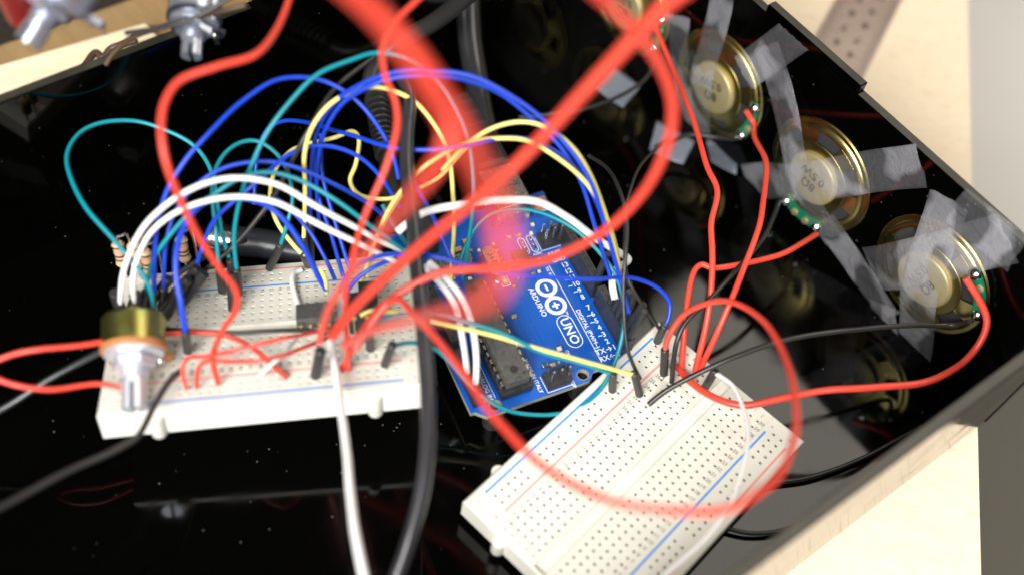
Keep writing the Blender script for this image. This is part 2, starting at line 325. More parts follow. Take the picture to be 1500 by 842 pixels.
# ---------------------------------------------------------------- breadboards
def holed(b, xs, ys, hx, hy, z, depth, holes, chans=()):
    """top face with square holes; holes = set of (ix, iy) of centre lists hx, hy; chans = (y0, y1, depth) grooves"""
    h = .44
    gx = sorted(set([xs[0], xs[1]] + [round(c+s*h, 4) for c in hx for s in (-1, 1)])); gy = sorted(set([ys[0], ys[1]] + [round(c+s*h, 4) for c in hy for s in (-1, 1)] + [c for k in chans for c in k[:2]]))
    hset = {(round(hx[i]-h, 4), round(hy[j]-h, 4)) for i, j in holes}
    for j in range(len(gy)-1):
        y0, y1 = gy[j], gy[j+1]; ch = [k for k in chans if k[0]-1e-6 <= y0 and y1 <= k[1]+1e-6]; zz = z-(ch[0][2] if ch else 0)
        if ch:
            b.add([(gx[0], y0, zz), (gx[-1], y0, zz), (gx[-1], y1, zz), (gx[0], y1, zz)], [(0, 1, 2, 3)])
            for y in (y0, y1): b.add([(gx[0], y, zz), (gx[-1], y, zz), (gx[-1], y, z), (gx[0], y, z)], [(0, 1, 2, 3)])
            continue
        run = None
        for i in range(len(gx)-1):
            x0, x1 = gx[i], gx[i+1]
            if (x0, y0) in hset:
                b.mi = 1
                q = [(x0, y0), (x1, y0), (x1, y1), (x0, y1)]; e = .12
                p = [(x0+e, y0+e), (x1-e, y0+e), (x1-e, y1-e), (x0+e, y1-e)]
                vs = [(x, y, z) for x, y in q] + [(x, y, z-.35) for x, y in p] + [(x, y, z-depth) for x, y in p]
                b.mi = 0; b.add(vs, [(k, (k+1) % 4, 4+(k+1) % 4, 4+k) for k in range(4)]); b.mi = 1
                b.add(vs, [(4+k, 4+(k+1) % 4, 8+(k+1) % 4, 8+k) for k in range(4)] + [(8, 9, 10, 11)]); b.mi = 0
            else: b.add([(x0, y0, z), (x1, y0, z), (x1, y1, z), (x0, y1, z)], [(0, 1, 2, 3)])
def breadboard(label, m, height):
    t = thing('breadboard', label, 'breadboard', m, 'solderless breadboards')
    L, Wd = 83.5, 54.5; hx = [4.92+2.54*i for i in range(30)]
    hy = [4.9, 7.44] + [13.28+2.54*i for i in range(5)] + [31.06+2.54*i for i in range(5)] + [47.06, 49.6]
    holes = {(i, j) for i in range(30) for j in range(2, 12)} | {(i, j) for i in range(30) for j in (0, 1, 12, 13) if i % 6 != 5 or i == 99}
    b = B(); holed(b, (.5, L-.5), (.5, Wd-.5), hx, hy, 0, 3, holes, [(25.4, 29.1, 1.6), (10.85, 11.05, .35), (43.45, 43.65, .35)])
    b.obj('hole_face', [BBT, HOLE], t, normals=False)
    b = B(); q = [(0, 0), (L, 0), (L, Wd), (0, Wd)]; i_ = [(.5, .5), (L-.5, .5), (L-.5, Wd-.5), (.5, Wd-.5)]
    vs = [(x, y, 0) for x, y in i_] + [(x, y, -.5) for x, y in q] + [(x, y, -height) for x, y in q]
    b.add(vs, [(k, (k+1) % 4, 4+(k+1) % 4, 4+k) for k in range(4)] + [(4+k, 4+(k+1) % 4, 8+(k+1) % 4, 8+k) for k in range(4)] + [(11, 10, 9, 8)])
    b.obj('body', BBW, t)
    for y, mt in ((2.5, LBLUE), (9.75, LRED), (44.75, LBLUE), (52.0, LRED)):
        b = B(); b.box((6, y-.32, .004), (L-6, y+.32, .02)); b.obj('blue_line' if mt is LBLUE else 'red_line', mt, t)
    b = B()
    for i in range(30):
        for y in (11.9, 42.6): b.text(str(30-i), 1.6, tr(hx[i], y, .012) @ rotz(math.pi/2 if y > 30 else math.pi/2))
    for j, ch in enumerate('abcdefghij'):
        for x in (2.6, L-2.6): b.text(ch, 1.5, tr(x, hy[2+j], .012) @ rotz(math.pi/2))
    b.obj('printed_characters', LGREY, t)
    for y, ch, mt in ((3.2, '-', LBLUE), (9.2, '+', LRED), (45.3, '-', LBLUE), (51.4, '+', LRED)):
        for x in (3.2, L-3.2): b = B(); b.text(ch, 2.6, tr(x, y, .012) @ rotz(0 if ch == '+' else math.pi/2)); b.obj('polarity_sign', mt, t)
    for x in (14, 69.5): b = B(); b.lathe([(1e-3, -height-.6), (1.6, -height-.6), (2, -height), (2, -2.4), (1.6, -2), (1e-3, -2)], 16, tr(x, 0)); b.obj('locking_tab', BBW, t, smooth=True)
    for y in (14, 40.5): b = B(); b.lathe([(1e-3, -height-.6), (1.6, -height-.6), (2, -height), (2, -2.4), (1.6, -2), (1e-3, -2)], 16, tr(L, y)); b.obj('locking_tab', BBW, t, smooth=True)
    return t
breadboard('flat breadboard in front of the blue circuit board with mostly empty holes', frame(RO, RE1, RE2, ZZ), 8.6)
breadboard('tilted breadboard crowded with jumper wires and holding the potentiometer', frame(LO, LE1, LE2, LE3), 8.6)
# foam feet the boards rest on
b = B(); b.box((2, 2, -12.55), (81, 52, -8.65), frame(RO, RE1, RE2, ZZ), bev=.4); tag(b.obj('foam_pad', mat('black_foam', (.03, .028, .025), .9, bump=(500, .8))), 'black foam pad under the flat breadboard', 'pad')
b = B(); o = LO + LE1*41 + LE2*46 - LE3*8.6
b.box((-16, -6, 3.05), (16, 4, o.z-.5), frame(V((o.x, o.y, 0)), LE1*V((1, 1, 0)).normalized().length if False else V((LE1.x, LE1.y, 0)).normalized(), V((-LE1.y, LE1.x, 0)).normalized(), ZZ), bev=.6)
tag(b.obj('black_block', BLK), 'black plastic block propping the tilted breadboard', 'block')

# ---------------------------------------------------------------- blue microcontroller board
BT = 13.5
uno = thing('microcontroller_board', 'blue microcontroller board with white lettering between the two breadboards', 'circuit board', tr(0, 0, BT))
OUT = [(0, 0), (66.04, 0), (66.04, 1.27), (68.58, 3.81), (68.58, 36.576), (66.04, 39.116), (66.04, 51.816), (64.516, 53.34), (0, 53.34)]
HO = [circ(13.97, 2.54, 1.6), circ(15.24, 50.8, 1.6), circ(66.04, 7.62, 1.6), circ(66.04, 35.56, 1.6)]
b = B(); b.prism(OUT, -1.6, -.05, [h[::-1] for h in HO]); cb = b.obj('circuit_board', PCBE, uno)
b = B(); b.prism([(x*.9985+.05, y*.998+.05) for x, y in OUT], -.049, 0, [circ(x, y, 1.75)[::-1] for x, y in ((13.97, 2.54), (15.24, 50.8), (66.04, 7.62), (66.04, 35.56))]); b.obj('solder_mask', PCB, cb)
b = B()
for x, y in ((13.97, 2.54), (15.24, 50.8), (66.04, 7.62), (66.04, 35.56)): b.lathe([(1.62, .01), (1.82, .01), (1.82, .03), (1.62, .03)], 24, tr(x, y), close=True)
b.obj('hole_rings', PCBE, cb)
for x, y in ((13.97, 2.54), (15.24, 50.8), (66.04, 7.62), (66.04, 35.56)):
    b = B(); b.lathe([(1e-3, 3.1-BT), (3, 3.1-BT), (3, -1.65), (1.7, -1.65), (1.7, -3), (1e-3, -3)], 18, tr(x, y)); b.obj('standoff', BLK, uno, smooth=True)
RX = -math.pi/2 + math.pi/2
def silk(name, items, parent=uno):
    b = B()
    for t, sz, x, y, r in items: b.text(t, sz, tr(x, y, .014) @ rotz(r))
    return b.obj(name, SILK, parent)
silk('lettering', [('ARDUINO', 2.35, 38.6, 33.6, 0)]); silk('lettering', [('UNO', 4.1, 51.2, 38.4, 0)])
silk('lettering', [('DIGITAL (PWM~)', 1.9, 52.4, 43.9, 0)]); silk('lettering', [('ANALOG IN', 1.9, 59.0, 7.2, 0)]); silk('lettering', [('MADE IN ITALY', 1.7, 61.3, 21.7, 0)])
nums = []
for n_ in range(14):
    x = 63.5-2.54*n_ if n_ < 8 else 41.656-2.54*(n_-8)
    s_ = ('~' if n_ in (3, 5, 6, 9, 10, 11) else '') + str(n_)
    if n_ == 1: s_ = 'TX→1'
    if n_ == 0: s_ = 'RX←0'
    off = {1: -1.7, 0: -1.7}.get(n_, -.5 if '~' in s_ else 0)
    nums.append((s_, 2.45, x, 47.5+off, math.pi/2))
nums += [('GND', 2.0, 41.656-2.54*6, 46.6, math.pi/2), ('AREF', 2.0, 41.656-2.54*7, 46.2, math.pi/2)]
silk('pin_numbers', nums)
silk('pin_numbers', [(s_, 1.5, 63.5-2.54*(5-i), 5.1, math.pi/2) for i, s_ in enumerate(('A0', 'A1', 'A2', 'A3', 'A4', 'A5'))])
silk('pin_numbers', [('ICSP', 1.3, 69-1.2, 31.6, 0), ('L', 1.4, 23.5, 38.6, math.pi/2), ('TX', 1.3, 28.6, 41.6, 0), ('RX', 1.3, 30.9, 41.6, 0), ('ON', 1.4, 58, 34.6, 0), ('ICSP2', 1.2, 22.2, 41.2, math.pi/2), ('TM', 1., 45.2, 40.4, 0)])
b = B(); b.box((27.5, 42.6, .003), (63.9, 42.82, .018)); b.obj('silk_line', SILK, uno); b = B(); b.box((50.6, 8.45, .003), (63.9, 8.65, .018)); b.obj('silk_line', SILK, uno)
# looped logo: two rings, minus and plus
lg = B()
for x in (34.7, 41.5): lg.lathe([(2.15, .004), (3.4, .004), (3.4, .018), (2.15, .018)], 36, tr(x, 38.4), close=True)
lg.box((33.5, 38.05, .02), (35.9, 38.75, .03)); lg.box((40.3, 38.05, .02), (42.7, 38.75, .03)); lg.box((41.15, 37.2, .021), (41.85, 39.6, .031)); lg.obj('loop_logo', SILK, uno)
# dotted capsule round the model word
b = B(); cap = []
for i in range(17): a = math.pi/2+math.pi*i/16; cap.append((48.0+2.6*math.cos(a), 38.4+2.6*math.sin(a)))
for i in range(17): a = -math.pi/2+math.pi*i/16; cap.append((54.6+2.6*math.cos(a), 38.4+2.6*math.sin(a)))
inn = [((x-51.3)*.962+51.3, (y-38.4)*.9+38.4) for x, y in cap]; b.prism(cap, .004, .018, [inn[::-1]]); b.obj('capsule_outline', SILK, uno)
# jumper pads outlined in white
for x0 in (38.2, 41.3):
    b = B(); k = [(17.8+3.1*math.cos(a)*.5*(1), x0) for a in (0,)]
    o_ = [(15.9+1.2*math.cos(math.pi/2+math.pi*i/10), x0+1.2*math.sin(math.pi/2+math.pi*i/10)) for i in range(11)] + [(20.2+1.2*math.cos(-math.pi/2+math.pi*i/10), x0+1.2*math.sin(-math.pi/2+math.pi*i/10)) for i in range(11)]
    b.prism(o_, .004, .018, [[((x-18.05)*.93+18.05, (y-x0)*.82+x0) for x, y in o_][::-1]]); jo = b.obj('pad_outline', SILK, uno)
    b = B(); [b.lathe([(1e-3, .02), (.62, .02), (.45, .06), (1e-3, .05)], 12, tr(x, x0)) for x in (16.2, 18.05, 19.9)]; b.obj('solder_pads', TIN, jo)
b = B(); random.seed(3)
for i in range(46):
    x, y = random.uniform(24, 66), random.uniform(20.5, 42)
    if 31 < x < 46 and 32 < y < 43: continue
    b.lathe([(.22, .006), (.42, .006), (.42, .02), (.22, .02)], 10, tr(x, y), close=True)
b.obj('vias', mat('via_ring', (.03, .16, .42), .3), uno)
b = B()
for i in range(26):
    y = 21.5+i*.75; x0 = 26+random.uniform(0, 6); x1 = 60+random.uniform(-14, 6); s_ = random.uniform(-2, 2)
    b.add([(x0, y, .006), (x1, y+s_, .006), (x1, y+s_+.16, .006), (x0, y+.16, .006)], [(0, 1, 2, 3)])
b.obj('copper_traces', mat('trace_blue', (.006, .13, .55), .3), uno)
def header(nm, x0, n_, y0):
    b = B(); hx = [1.27+2.54*i for i in range(n_)]; L = 2.54*n_
    fl = B(); holed(fl, (0, L), (0, 2.5), hx, [1.25], 8.5, 5, {(i, 0) for i in range(n_)})
    mo = tr(x0-1.27, y0-1.25); h = fl.obj('socket_header', [BLK, HOLE], uno, mo, normals=False)
    b.add([(0, 0, 8.5), (L, 0, 8.5), (L, 2.5, 8.5), (0, 2.5, 8.5), (0, 0, .02), (L, 0, .02), (L, 2.5, .02), (0, 2.5, .02)], [(k, (k+1) % 4, 4+(k+1) % 4, 4+k) for k in range(4)])
    b.obj('header_body', BLK, h)
    return h
header('a', 18.796, 10, 50.8); header('b', 45.72, 8, 50.8); header('c', 27.94, 8, 2.54); header('d', 50.8, 6, 2.54)
def pins6(x0, y0):
    b = B(); b.box((x0-1.27, y0-1.27, .02), (x0+3.81, y0+6.35, 2.5), bev=.2); h = b.obj('pin_header', BLK, uno)
    for i in range(2):
        for j in range(3): b = B(); b.box((x0+i*2.54-.32, y0+j*2.54-.32, 2.5), (x0+i*2.54+.32, y0+j*2.54+.32, 8.6), bev=.12); b.obj('pin', STEEL, h)
    b = B(); b.box((x0+4.05, y0-1.5, .004), (x0+4.25, y0+6.6, .018)); b.box((x0-1.5, y0-1.55, .004), (x0+4.2, y0-1.35, .018)); b.obj('outline', SILK, h)
pins6(63.7, 24.9); pins6(17.6, 44.4)
# processor in its socket
sk = B(); sk.box((28.6, 9.7, .02), (65.6, 19.4, 3.6), bev=.25); so = sk.obj('chip_socket', BLK, uno)
for x0, x1 in ((64.4, 65.75),):
    b = B(); b.box((64.9, 13.4, .6), (65.75, 15.7, 3.7)); b.obj('socket_notch', INK, so)
ch = B(); ch.box((29, 11.0, 4.6), (64.8, 18.3, 8.4), bev=.35); cho = ch.obj('processor_chip', CHIP, uno)
b = B(); b.lathe([(1e-3, 8.41), (1.2, 8.41), (1.2, 8.43), (1e-3, 8.43)], 20, tr(61.3, 14.6)); b.lathe([(1e-3, 8.41), (1.2, 8.41), (1.2, 8.43), (1e-3, 8.43)], 20, tr(32.6, 14.6)); b.lathe([(1e-3, 8.41), (.45, 8.41), (.45, 8.43), (1e-3, 8.43)], 14, tr(63.2, 16.9)); b.obj('mould_marks', INK, cho)
b = B(); b.lathe([(.75, 8.41), (1., 8.41), (1., 8.44), (.75, 8.44)], 16, tr(64.8, 14.6), math.pi/2, 3*math.pi/2, True); b.obj('index_notch', INK, cho)
for i in range(14):
    x = 30.4+i*2.54
    for y, s_ in ((11.0, -1), (18.3, 1)):
        b = B(); b.box((x-.75, min(y, y+s_*1.1), 6.1), (x+.75, max(y, y+s_*1.1), 6.4)); b.box((x-.6, min(y+s_*.85, y+s_*1.1), 3.4), (x+.6, max(y+s_*.85, y+s_*1.1), 6.2)); b.obj('pin', GOLD if i % 3 else STEEL, cho)
# connectors at the far end
b = B(); b.box((-6.3, 31.8, .05), (9.8, 43.8, 11), bev=.35); us = b.obj('usb_socket', STEEL, uno)
b = B(); b.box((8.2, 33.4, 11.0), (8.5, 42.2, 11.08)); b.box((2, 33.4, 11.0), (2.3, 42.2, 11.08)); b.obj('fold_lines', INK, us)
b = B(); b.box((-1.8, 3.4, .05), (11.6, 12.4, 10.9), bev=.6); b.obj('power_jack', BLK, uno)
for cx, cy, tx in ((18.6, 9.6, '47\n25V'), (9.9+9.4, 16.6, None)):
    b = B(); b.lathe([(1e-3, .8), (3.1, .8), (3.1, 2), (2.85, 2.3), (3.1, 2.6), (3.1, 5.2), (2.9, 5.5), (1e-3, 5.5)], 28, tr(cx, cy)); c_ = b.obj('capacitor', STEEL, uno, smooth=True)
    b = B(); b.box((cx-3.3, cy-3.3, .05), (cx+3.3, cy+3.3, .8), bev=.2); b.obj('capacitor_base', BLK, c_)
    b = B(); b.prism([(cx+2.85*math.cos(a), cy+2.85*math.sin(a)) for a in [math.radians(130+i*10) for i in range(11)]], 5.51, 5.53); b.obj('polarity_mark', INK, c_)
    b = B(); b.text('47', 1.9, tr(cx+.1, cy+.9, 5.52)); b.text('25V', 1.9, tr(cx+.1, cy-1., 5.52)); b.obj('printed_value', INK, c_)
b = B(); k = [(17.4+math.cos(a)*0, 0) for a in (0,)]
xt = [(18.6+2.1*math.cos(math.pi/2+math.pi*i/10), 25.9+2.1*math.sin(math.pi/2+math.pi*i/10)) for i in range(11)] + [(26.2+2.1*math.cos(-math.pi/2+math.pi*i/10), 25.9+2.1*math.sin(-math.pi/2+math.pi*i/10)) for i in range(11)]
b.prism(xt, .05, 3.6); x_ = b.obj('crystal', STEEL, uno); b = B(); b.prism([((x-22.4)*1.07+22.4, (y-25.9)*1.14+25.9) for x, y in xt], .04, .6); b.obj('crystal_rim', STEEL, x_)
b = B(); b.text('16.000', 2.2, tr(22.4, 25.9, 3.62)); b.obj('printed_value', INK, x_)
b = B(); b.box((19.5, 33.0, .05), (24.6, 38.0, .95), bev=.1); q_ = b.obj('interface_chip', CHIP, uno)
for i in range(8):
    for (x, y, w, h) in ((20+i*.58, 32.8, .14, .25), (20+i*.58, 38.2, .14, .25), (19.3, 33.5+i*.58, .25, .14), (24.8, 33.5+i*.58, .25, .14)):
        b = B(); b.box((x-w, y-h, .03), (x+w, y+h, .3)); b.obj('contact', STEEL, q_)
b = B(); b.box((3.0, 46, .05), (9, 52, 2.4), bev=.3); r_ = b.obj('reset_button', STEEL, uno); b = B(); b.cyl((6, 49, 2.4), (6, 49, 3.6), 1.7); b.obj('plunger', WIRE['red'], r_, smooth=True)
SM = [(28.5, 27.3, 0, 2.0, 1.3, WHITE_CHIP), (31, 28.9, 1, 1.6, .9, TAN), (28.4, 31.6, 1, 1.6, .9, TAN), (28.6, 33.2, 1, 1.6, .9, TAN), (28.9, 36.4, 1, 1.6, .9, TAN), (28.7, 38.6, 1, 1.6, .9, WHITE_CHIP),
      (24.2, 38.9, 0, 1.5, 1.3, CHIP), (25.4, 40.4, 0, 2.1, 1.3, WHITE_CHIP), (25.9, 42.0, 1, 1.6, .9, TAN), (41.0, 24.6, 1, 1.9, 1.3, TAN), (59.6, 26.3, 1, 2, 1.2, CHIP), (60.2, 28.4, 1, 2, 1.2, TAN), (55.9, 32.6, 1, 2., 1.3, WHITE_CHIP),
      (14.2, 21.6, 1, 1.8, 1, TAN), (12.6, 18.3, 1, 3, 1.7, TAN), (10.5, 22, 1, 3, 1.7, TAN), (15.2, 24.2, 0, 1.6, .9, WHITE_CHIP), (17.2, 29.3, 1, 1.6, .9, WHITE_CHIP), (20.2, 29.6, 1, 1.6, .9, TAN), (22.6, 29.8, 1, 1.6, .9, WHITE_CHIP),
      (24.8, 30.0, 1, 1.6, .9, TAN), (11.7, 44.3, 0, 1.7, 1, WHITE_CHIP), (14.6, 42.4, 0, 1.7, 1, WHITE_CHIP), (14, 38.3, 1, 1.6, .9, TAN), (13.6, 35.2, 0, 1.6, .9, WHITE_CHIP), (22, 12.5, 1, 2, 1.2, TAN), (24.4, 17.5, 0, 2, 1.2, WHITE_CHIP), (14.5, 29.5, 1, 1.6, .9, WHITE_CHIP)]
for i, (x, y, r, l, w, mt) in enumerate(SM):
    mo = tr(x, y) @ rotz(math.pi/2 if r else 0); b = B(); b.box((-l/2+.35, -w/2, .05), (l/2-.35, w/2, .75), bev=.06); s_ = b.obj('surface_component', mt, uno, mo)
    for k in (-1, 1): b = B(); b.box((min(k*l/2, k*(l/2-.36)), -w/2-.03, .04), (max(k*l/2, k*(l/2-.36)), w/2+.03, .78), bev=.08); b.obj('end_cap', TIN, s_)
b = B(); b.prism([(27.0-1.8, 25.9), (30, 25.9), (30, 28.7), (25.2, 28.7)], .004, .018, [[(25.5, 28.4), (29.7, 28.4), (29.7, 26.2), (25.5, 26.2)]]); b.obj('outline', SILK, uno)
# USB plug and cable on the far side
plug = thing('usb_plug', 'dark grey moulded plug pushed into the silver socket of the blue board', 'plug', tr(0, 0, BT))
b = B(); b.box((-40, 31.3, .6), (-6.6, 44.3, 11.6), bev=2.2); b.obj('moulded_grip', WIRE['grey'], plug)
b = B(); b.box((-6.55, 33, 1.4), (-4.5, 42.6, 10.2), bev=.2); b.obj('metal_shell', STEEL, plug)
for i in range(4): b = B(); b.box((-36+i*5, 33, 11.5), (-34+i*5, 42.5, 12.1), bev=.3); b.obj('grip_rib', WIRE['grey'], plug)

# ---------------------------------------------------------------- speakers taped to the back wall
def ang(c, px, py):
    u_, z_ = onwall(px, py); return math.atan2(z_-c[1], u_-c[0])
SPK = [((-34.5, 26.6), (964, 40), 3.4, 'partly hidden brass speaker beneath the crossing thick red leads'),
       ((13.2, 27.4), (1098, 168), 3.45, 'brass speaker with terminals at its lower right edge, beside the folded tape tab'),
       ((61.1, 29.5), (1180, 312), 3.1, 'brass speaker in the middle with green terminal strip at its lower left'),
       ((108.5, 31.3), (1446, 428), -1.75, 'large brass speaker nearest the tray corner with long red and black leads')]
SPC = []
for (c, tp, trot, lab) in SPK:
    o = T(c[0], WALL-.15, c[1]); fm = frame(o, U, ZZ, -N*.72)
    SPC.append(c); t = thing('speaker', lab, 'speaker', fm, 'speakers taped to the tray wall'); a_t = ang(c, *tp)
    b = B(); b.lathe([(16.6, 0), (20, 0), (20.1, .5), (19.6, 1.0), (18.4, 1.1), (18.1, 1.7), (17.3, 2.2), (16.4, 2.3), (16.2, 1.8), (16.4, .5)], 56, close=True); fl = b.obj('flange', BRASS, t, smooth=True)
    b = B(); pr = [(9.0, 3.9), (12.0, 3.6), (16.4, 2.4), (16.4, 1.9), (12, 3.1), (9.0, 3.4)]
    for i in range(6):
        a0 = a_t + math.radians(30+60*i-13); b.lathe(pr, 6, None, a0, a0+math.radians(26), True)
    b.lathe([(8.6, 4.0), (12.1, 3.7), (12.4, 3.4), (11.8, 3.0), (8.6, 3.1)], 40, close=True); b.obj('basket', BRASS, t, smooth=True)
    b = B(); b.lathe([(1e-3, 2.2), (8, 2.2), (16.2, .5), (16.2, .3), (1e-3, .3)], 36); b.obj('cone', PAPER, t, smooth=True)
    b = B(); b.lathe([(9.4, 3.7), (9.3, 5.2), (9.0, 5.8), (8.4, 6.1), (1e-3, 6.15)], 40); b.lathe([(1e-3, 3.6), (9.4, 3.7)], 40); mg = b.obj('magnet', MAGN, t, smooth=True)
    b = B(); mo = rotz(trot); b.text('8Ω', 4.6, mo @ tr(0, 2.3, 6.2)); b.text('0.5W', 4.4, mo @ tr(0, -2.3, 6.2)); b.obj('printed_rating', INK, mg)
    b = B(); pts = [(r*math.cos(a_t+q*.46), r*math.sin(a_t+q*.46)) for r, qs in ((19.9, [i/8 for i in range(-8, 9)]), (16.4, [i/8 for i in range(8, -9, -1)])) for q in qs]
    b.prism(pts, 2.4, 3.5); tb = b.obj('terminal_strip', GRN, t)
    for q in (-.38, -.13, .13, .38):
        b = B(); big = abs(q) > .3; b.lathe([(1e-3, 3.4), (1.9 if big else 1.4, 3.4), (1.7 if big else 1.1, 4.4), (1., 5.4 if big else 4.4), (1e-3, 5.8 if big else 4.5)], 14, tr(18.6*math.cos(a_t+q), 18.6*math.sin(a_t+q))); b.obj('solder_joint', TIN if big else MAGN, tb, smooth=True)
def term(i, q):
    c = SPC[i]; a = ang(c, *SPK[i][1])+q; return T(c[0]+18.6*math.cos(a), WALL-4.2, c[1]+18.6*math.sin(a))

# ---------------------------------------------------------------- clear tape strips
def hgt(u_, z_):
    h = .12
    for c in SPC:
        r = math.hypot(u_-c[0], z_-c[1])
        if r < 9.8: h = max(h, 4.75)
        elif r < 12.4: h = max(h, 3.0)
        elif r < 20.3: h = max(h, 1.85)
    return h
def tape(label, p0, p1, w, lift=0., k=0, over=None, curl=0):
    a = V(onwall(*p0)); c = V(onwall(*p1)); d = (c-a); L = d.length; d.normalize(); s_ = V((-d.y, d.x)); n_ = max(24, int(L/1.2)); rows = []; m_ = 8
    for j in range(m_+1):
        off = (j/m_-.5)*w; col = []
        for i in range(n_+1):
            q = a+d*(L*i/n_)+s_*off; col.append(hgt(q.x, min(q.y, RIM)))
        env = col[:]                                     # taut tape: concave upper envelope between the stuck ends
        hull = []
        for i, h in enumerate(col):
            while len(hull) > 1 and (hull[-1][1]-hull[-2][1])*(i-hull[-2][0]) <= (h-hull[-2][1])*(hull[-1][0]-hull[-2][0]): hull.pop()
            hull.append((i, h))
        for (i0, h0), (i1, h1) in zip(hull, hull[1:]):
            for i in range(i0, i1+1):
                f_ = (i-i0)/(i1-i0); lin = h0+(h1-h0)*f_; gap = (i1-i0)*L/n_
                env[i] = max(col[i], lin - (min(1., gap/30))*abs(h1-h0)*.35*math.sin(f_*math.pi) if gap > 6 else lin)
        rows.append(env)
    for _ in range(5):
        rows = [[(rows[max(j-1, 0)][i]+rows[j][i]*2+rows[min(j+1, m_)][i])/4 for i in range(n_+1)] for j in range(m_+1)]
        rows = [[(r_[max(i-1, 0)]+r_[i]*2+r_[min(i+1, n_)])/4 for i in range(n_+1)] for r_ in rows]
    vs = []; fs = []
    rnd = random.Random(len(label)*7+int(p0[0]))
    for i in range(n_+1):
        t_ = i/n_
        for j in range(m_+1):
            off = (j/m_-.5)*w; e = (rnd.uniform(-.35, .35) if i in (0, n_) else 0)
            q = a+d*(L*t_+e)+s_*off
            h = rows[j][i]+.25+lift+k*.12+curl*max(0, t_-.7)**2*90 + .7*max(0, mnoise.noise(V((i*.16+k*5, j*.35, p0[0]*.1))))
            h = max(h, hgt(q.x, min(q.y, RIM))+.15+k*.1)
            zz = q.y; dn = WALL-h
            if zz > RIM+.3: dn = WALL-.2+(zz-RIM)*.9; zz = RIM+.5+.05*k      # folded over the rim
            vs.append(T(q.x, dn, zz))
    m1 = m_+1
    for i in range(n_):
        for j in range(m_): fs.append((i*m1+j, i*m1+j+1, (i+1)*m1+j+1, (i+1)*m1+j))
    b = B(); b.add(vs, fs); o = b.obj('tape_strip', TAPE, smooth=True, normals=False)
    sm = o.modifiers.new('thickness', 'SOLIDIFY'); sm.thickness = .00006
    return tag(o, label, 'tape', 'clear tape strips')
tape('clear tape strip running up from the second speaker to the tray rim', (1062, -25), (1032, 196), 10.5)
tape('torn clear tape end between the two far speakers', (996, 22), (1010, 200), 11.5, k=1)
tape('short clear tape tab folded towards the notched rim', (1176, 44), (1096, 104), 12, k=1)
tape('long clear tape strip slanting down across the middle speaker', (1124, 66), (1222, 345), 11.5, k=2)
tape('clear tape strip between the middle speaker and the nearest one', (1214, 318), (1308, 462), 11.5, k=3)
tape('wide clear tape strip lying level across the middle speaker', (1096, 266), (1352, 242), 13.5, k=1)
tape('clear tape strip from the nearest speaker up to the tray rim', (1280, 392), (1478, 348), 15, k=2)
tape('clear tape strip hanging down over the nearest speaker magnet', (1392, 290), (1330, 560), 13, k=1)
tape('curled loose clear tape tail below the nearest speaker', (1300, 440), (1310, 560), 10.5, lift=1.5, k=2, curl=1)
tape('small clear tape flap over the tray rim near its corner', (1400, 300), (1492, 372), 14, k=3)

def reflection(label, quad):  # thin sheet added where the wall tape would mirror in the tray floor
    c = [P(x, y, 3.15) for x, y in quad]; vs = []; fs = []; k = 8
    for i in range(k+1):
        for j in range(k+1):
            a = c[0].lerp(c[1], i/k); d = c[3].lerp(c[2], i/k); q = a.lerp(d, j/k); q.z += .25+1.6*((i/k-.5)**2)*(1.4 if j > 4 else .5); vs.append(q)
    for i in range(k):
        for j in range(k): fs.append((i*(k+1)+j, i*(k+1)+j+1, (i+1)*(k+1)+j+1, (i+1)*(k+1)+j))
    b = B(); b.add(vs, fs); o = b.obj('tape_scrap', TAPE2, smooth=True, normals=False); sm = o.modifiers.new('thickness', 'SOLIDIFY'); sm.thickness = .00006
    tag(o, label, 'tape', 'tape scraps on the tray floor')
TAPE2 = TAPE.copy(); TAPE2.name = 'lifted_tape'  # brighter tape copy, painted as the mirrored strips
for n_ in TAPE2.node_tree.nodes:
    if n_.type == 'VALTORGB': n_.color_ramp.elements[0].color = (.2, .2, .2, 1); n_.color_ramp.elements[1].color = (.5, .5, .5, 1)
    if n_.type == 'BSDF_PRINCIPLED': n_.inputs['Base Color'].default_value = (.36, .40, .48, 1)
reflection('tape scrap on the tray floor behind the crossing thick red leads', [(898, 98), (938, 128), (912, 160), (870, 130)])
reflection('tape scrap on the tray floor under the curving thick red lead', [(962, 178), (1018, 208), (1000, 243), (950, 222)])
reflection('tape scrap on the tray floor just below the second speaker', [(1034, 206), (1080, 214), (1078, 258), (1040, 238)])
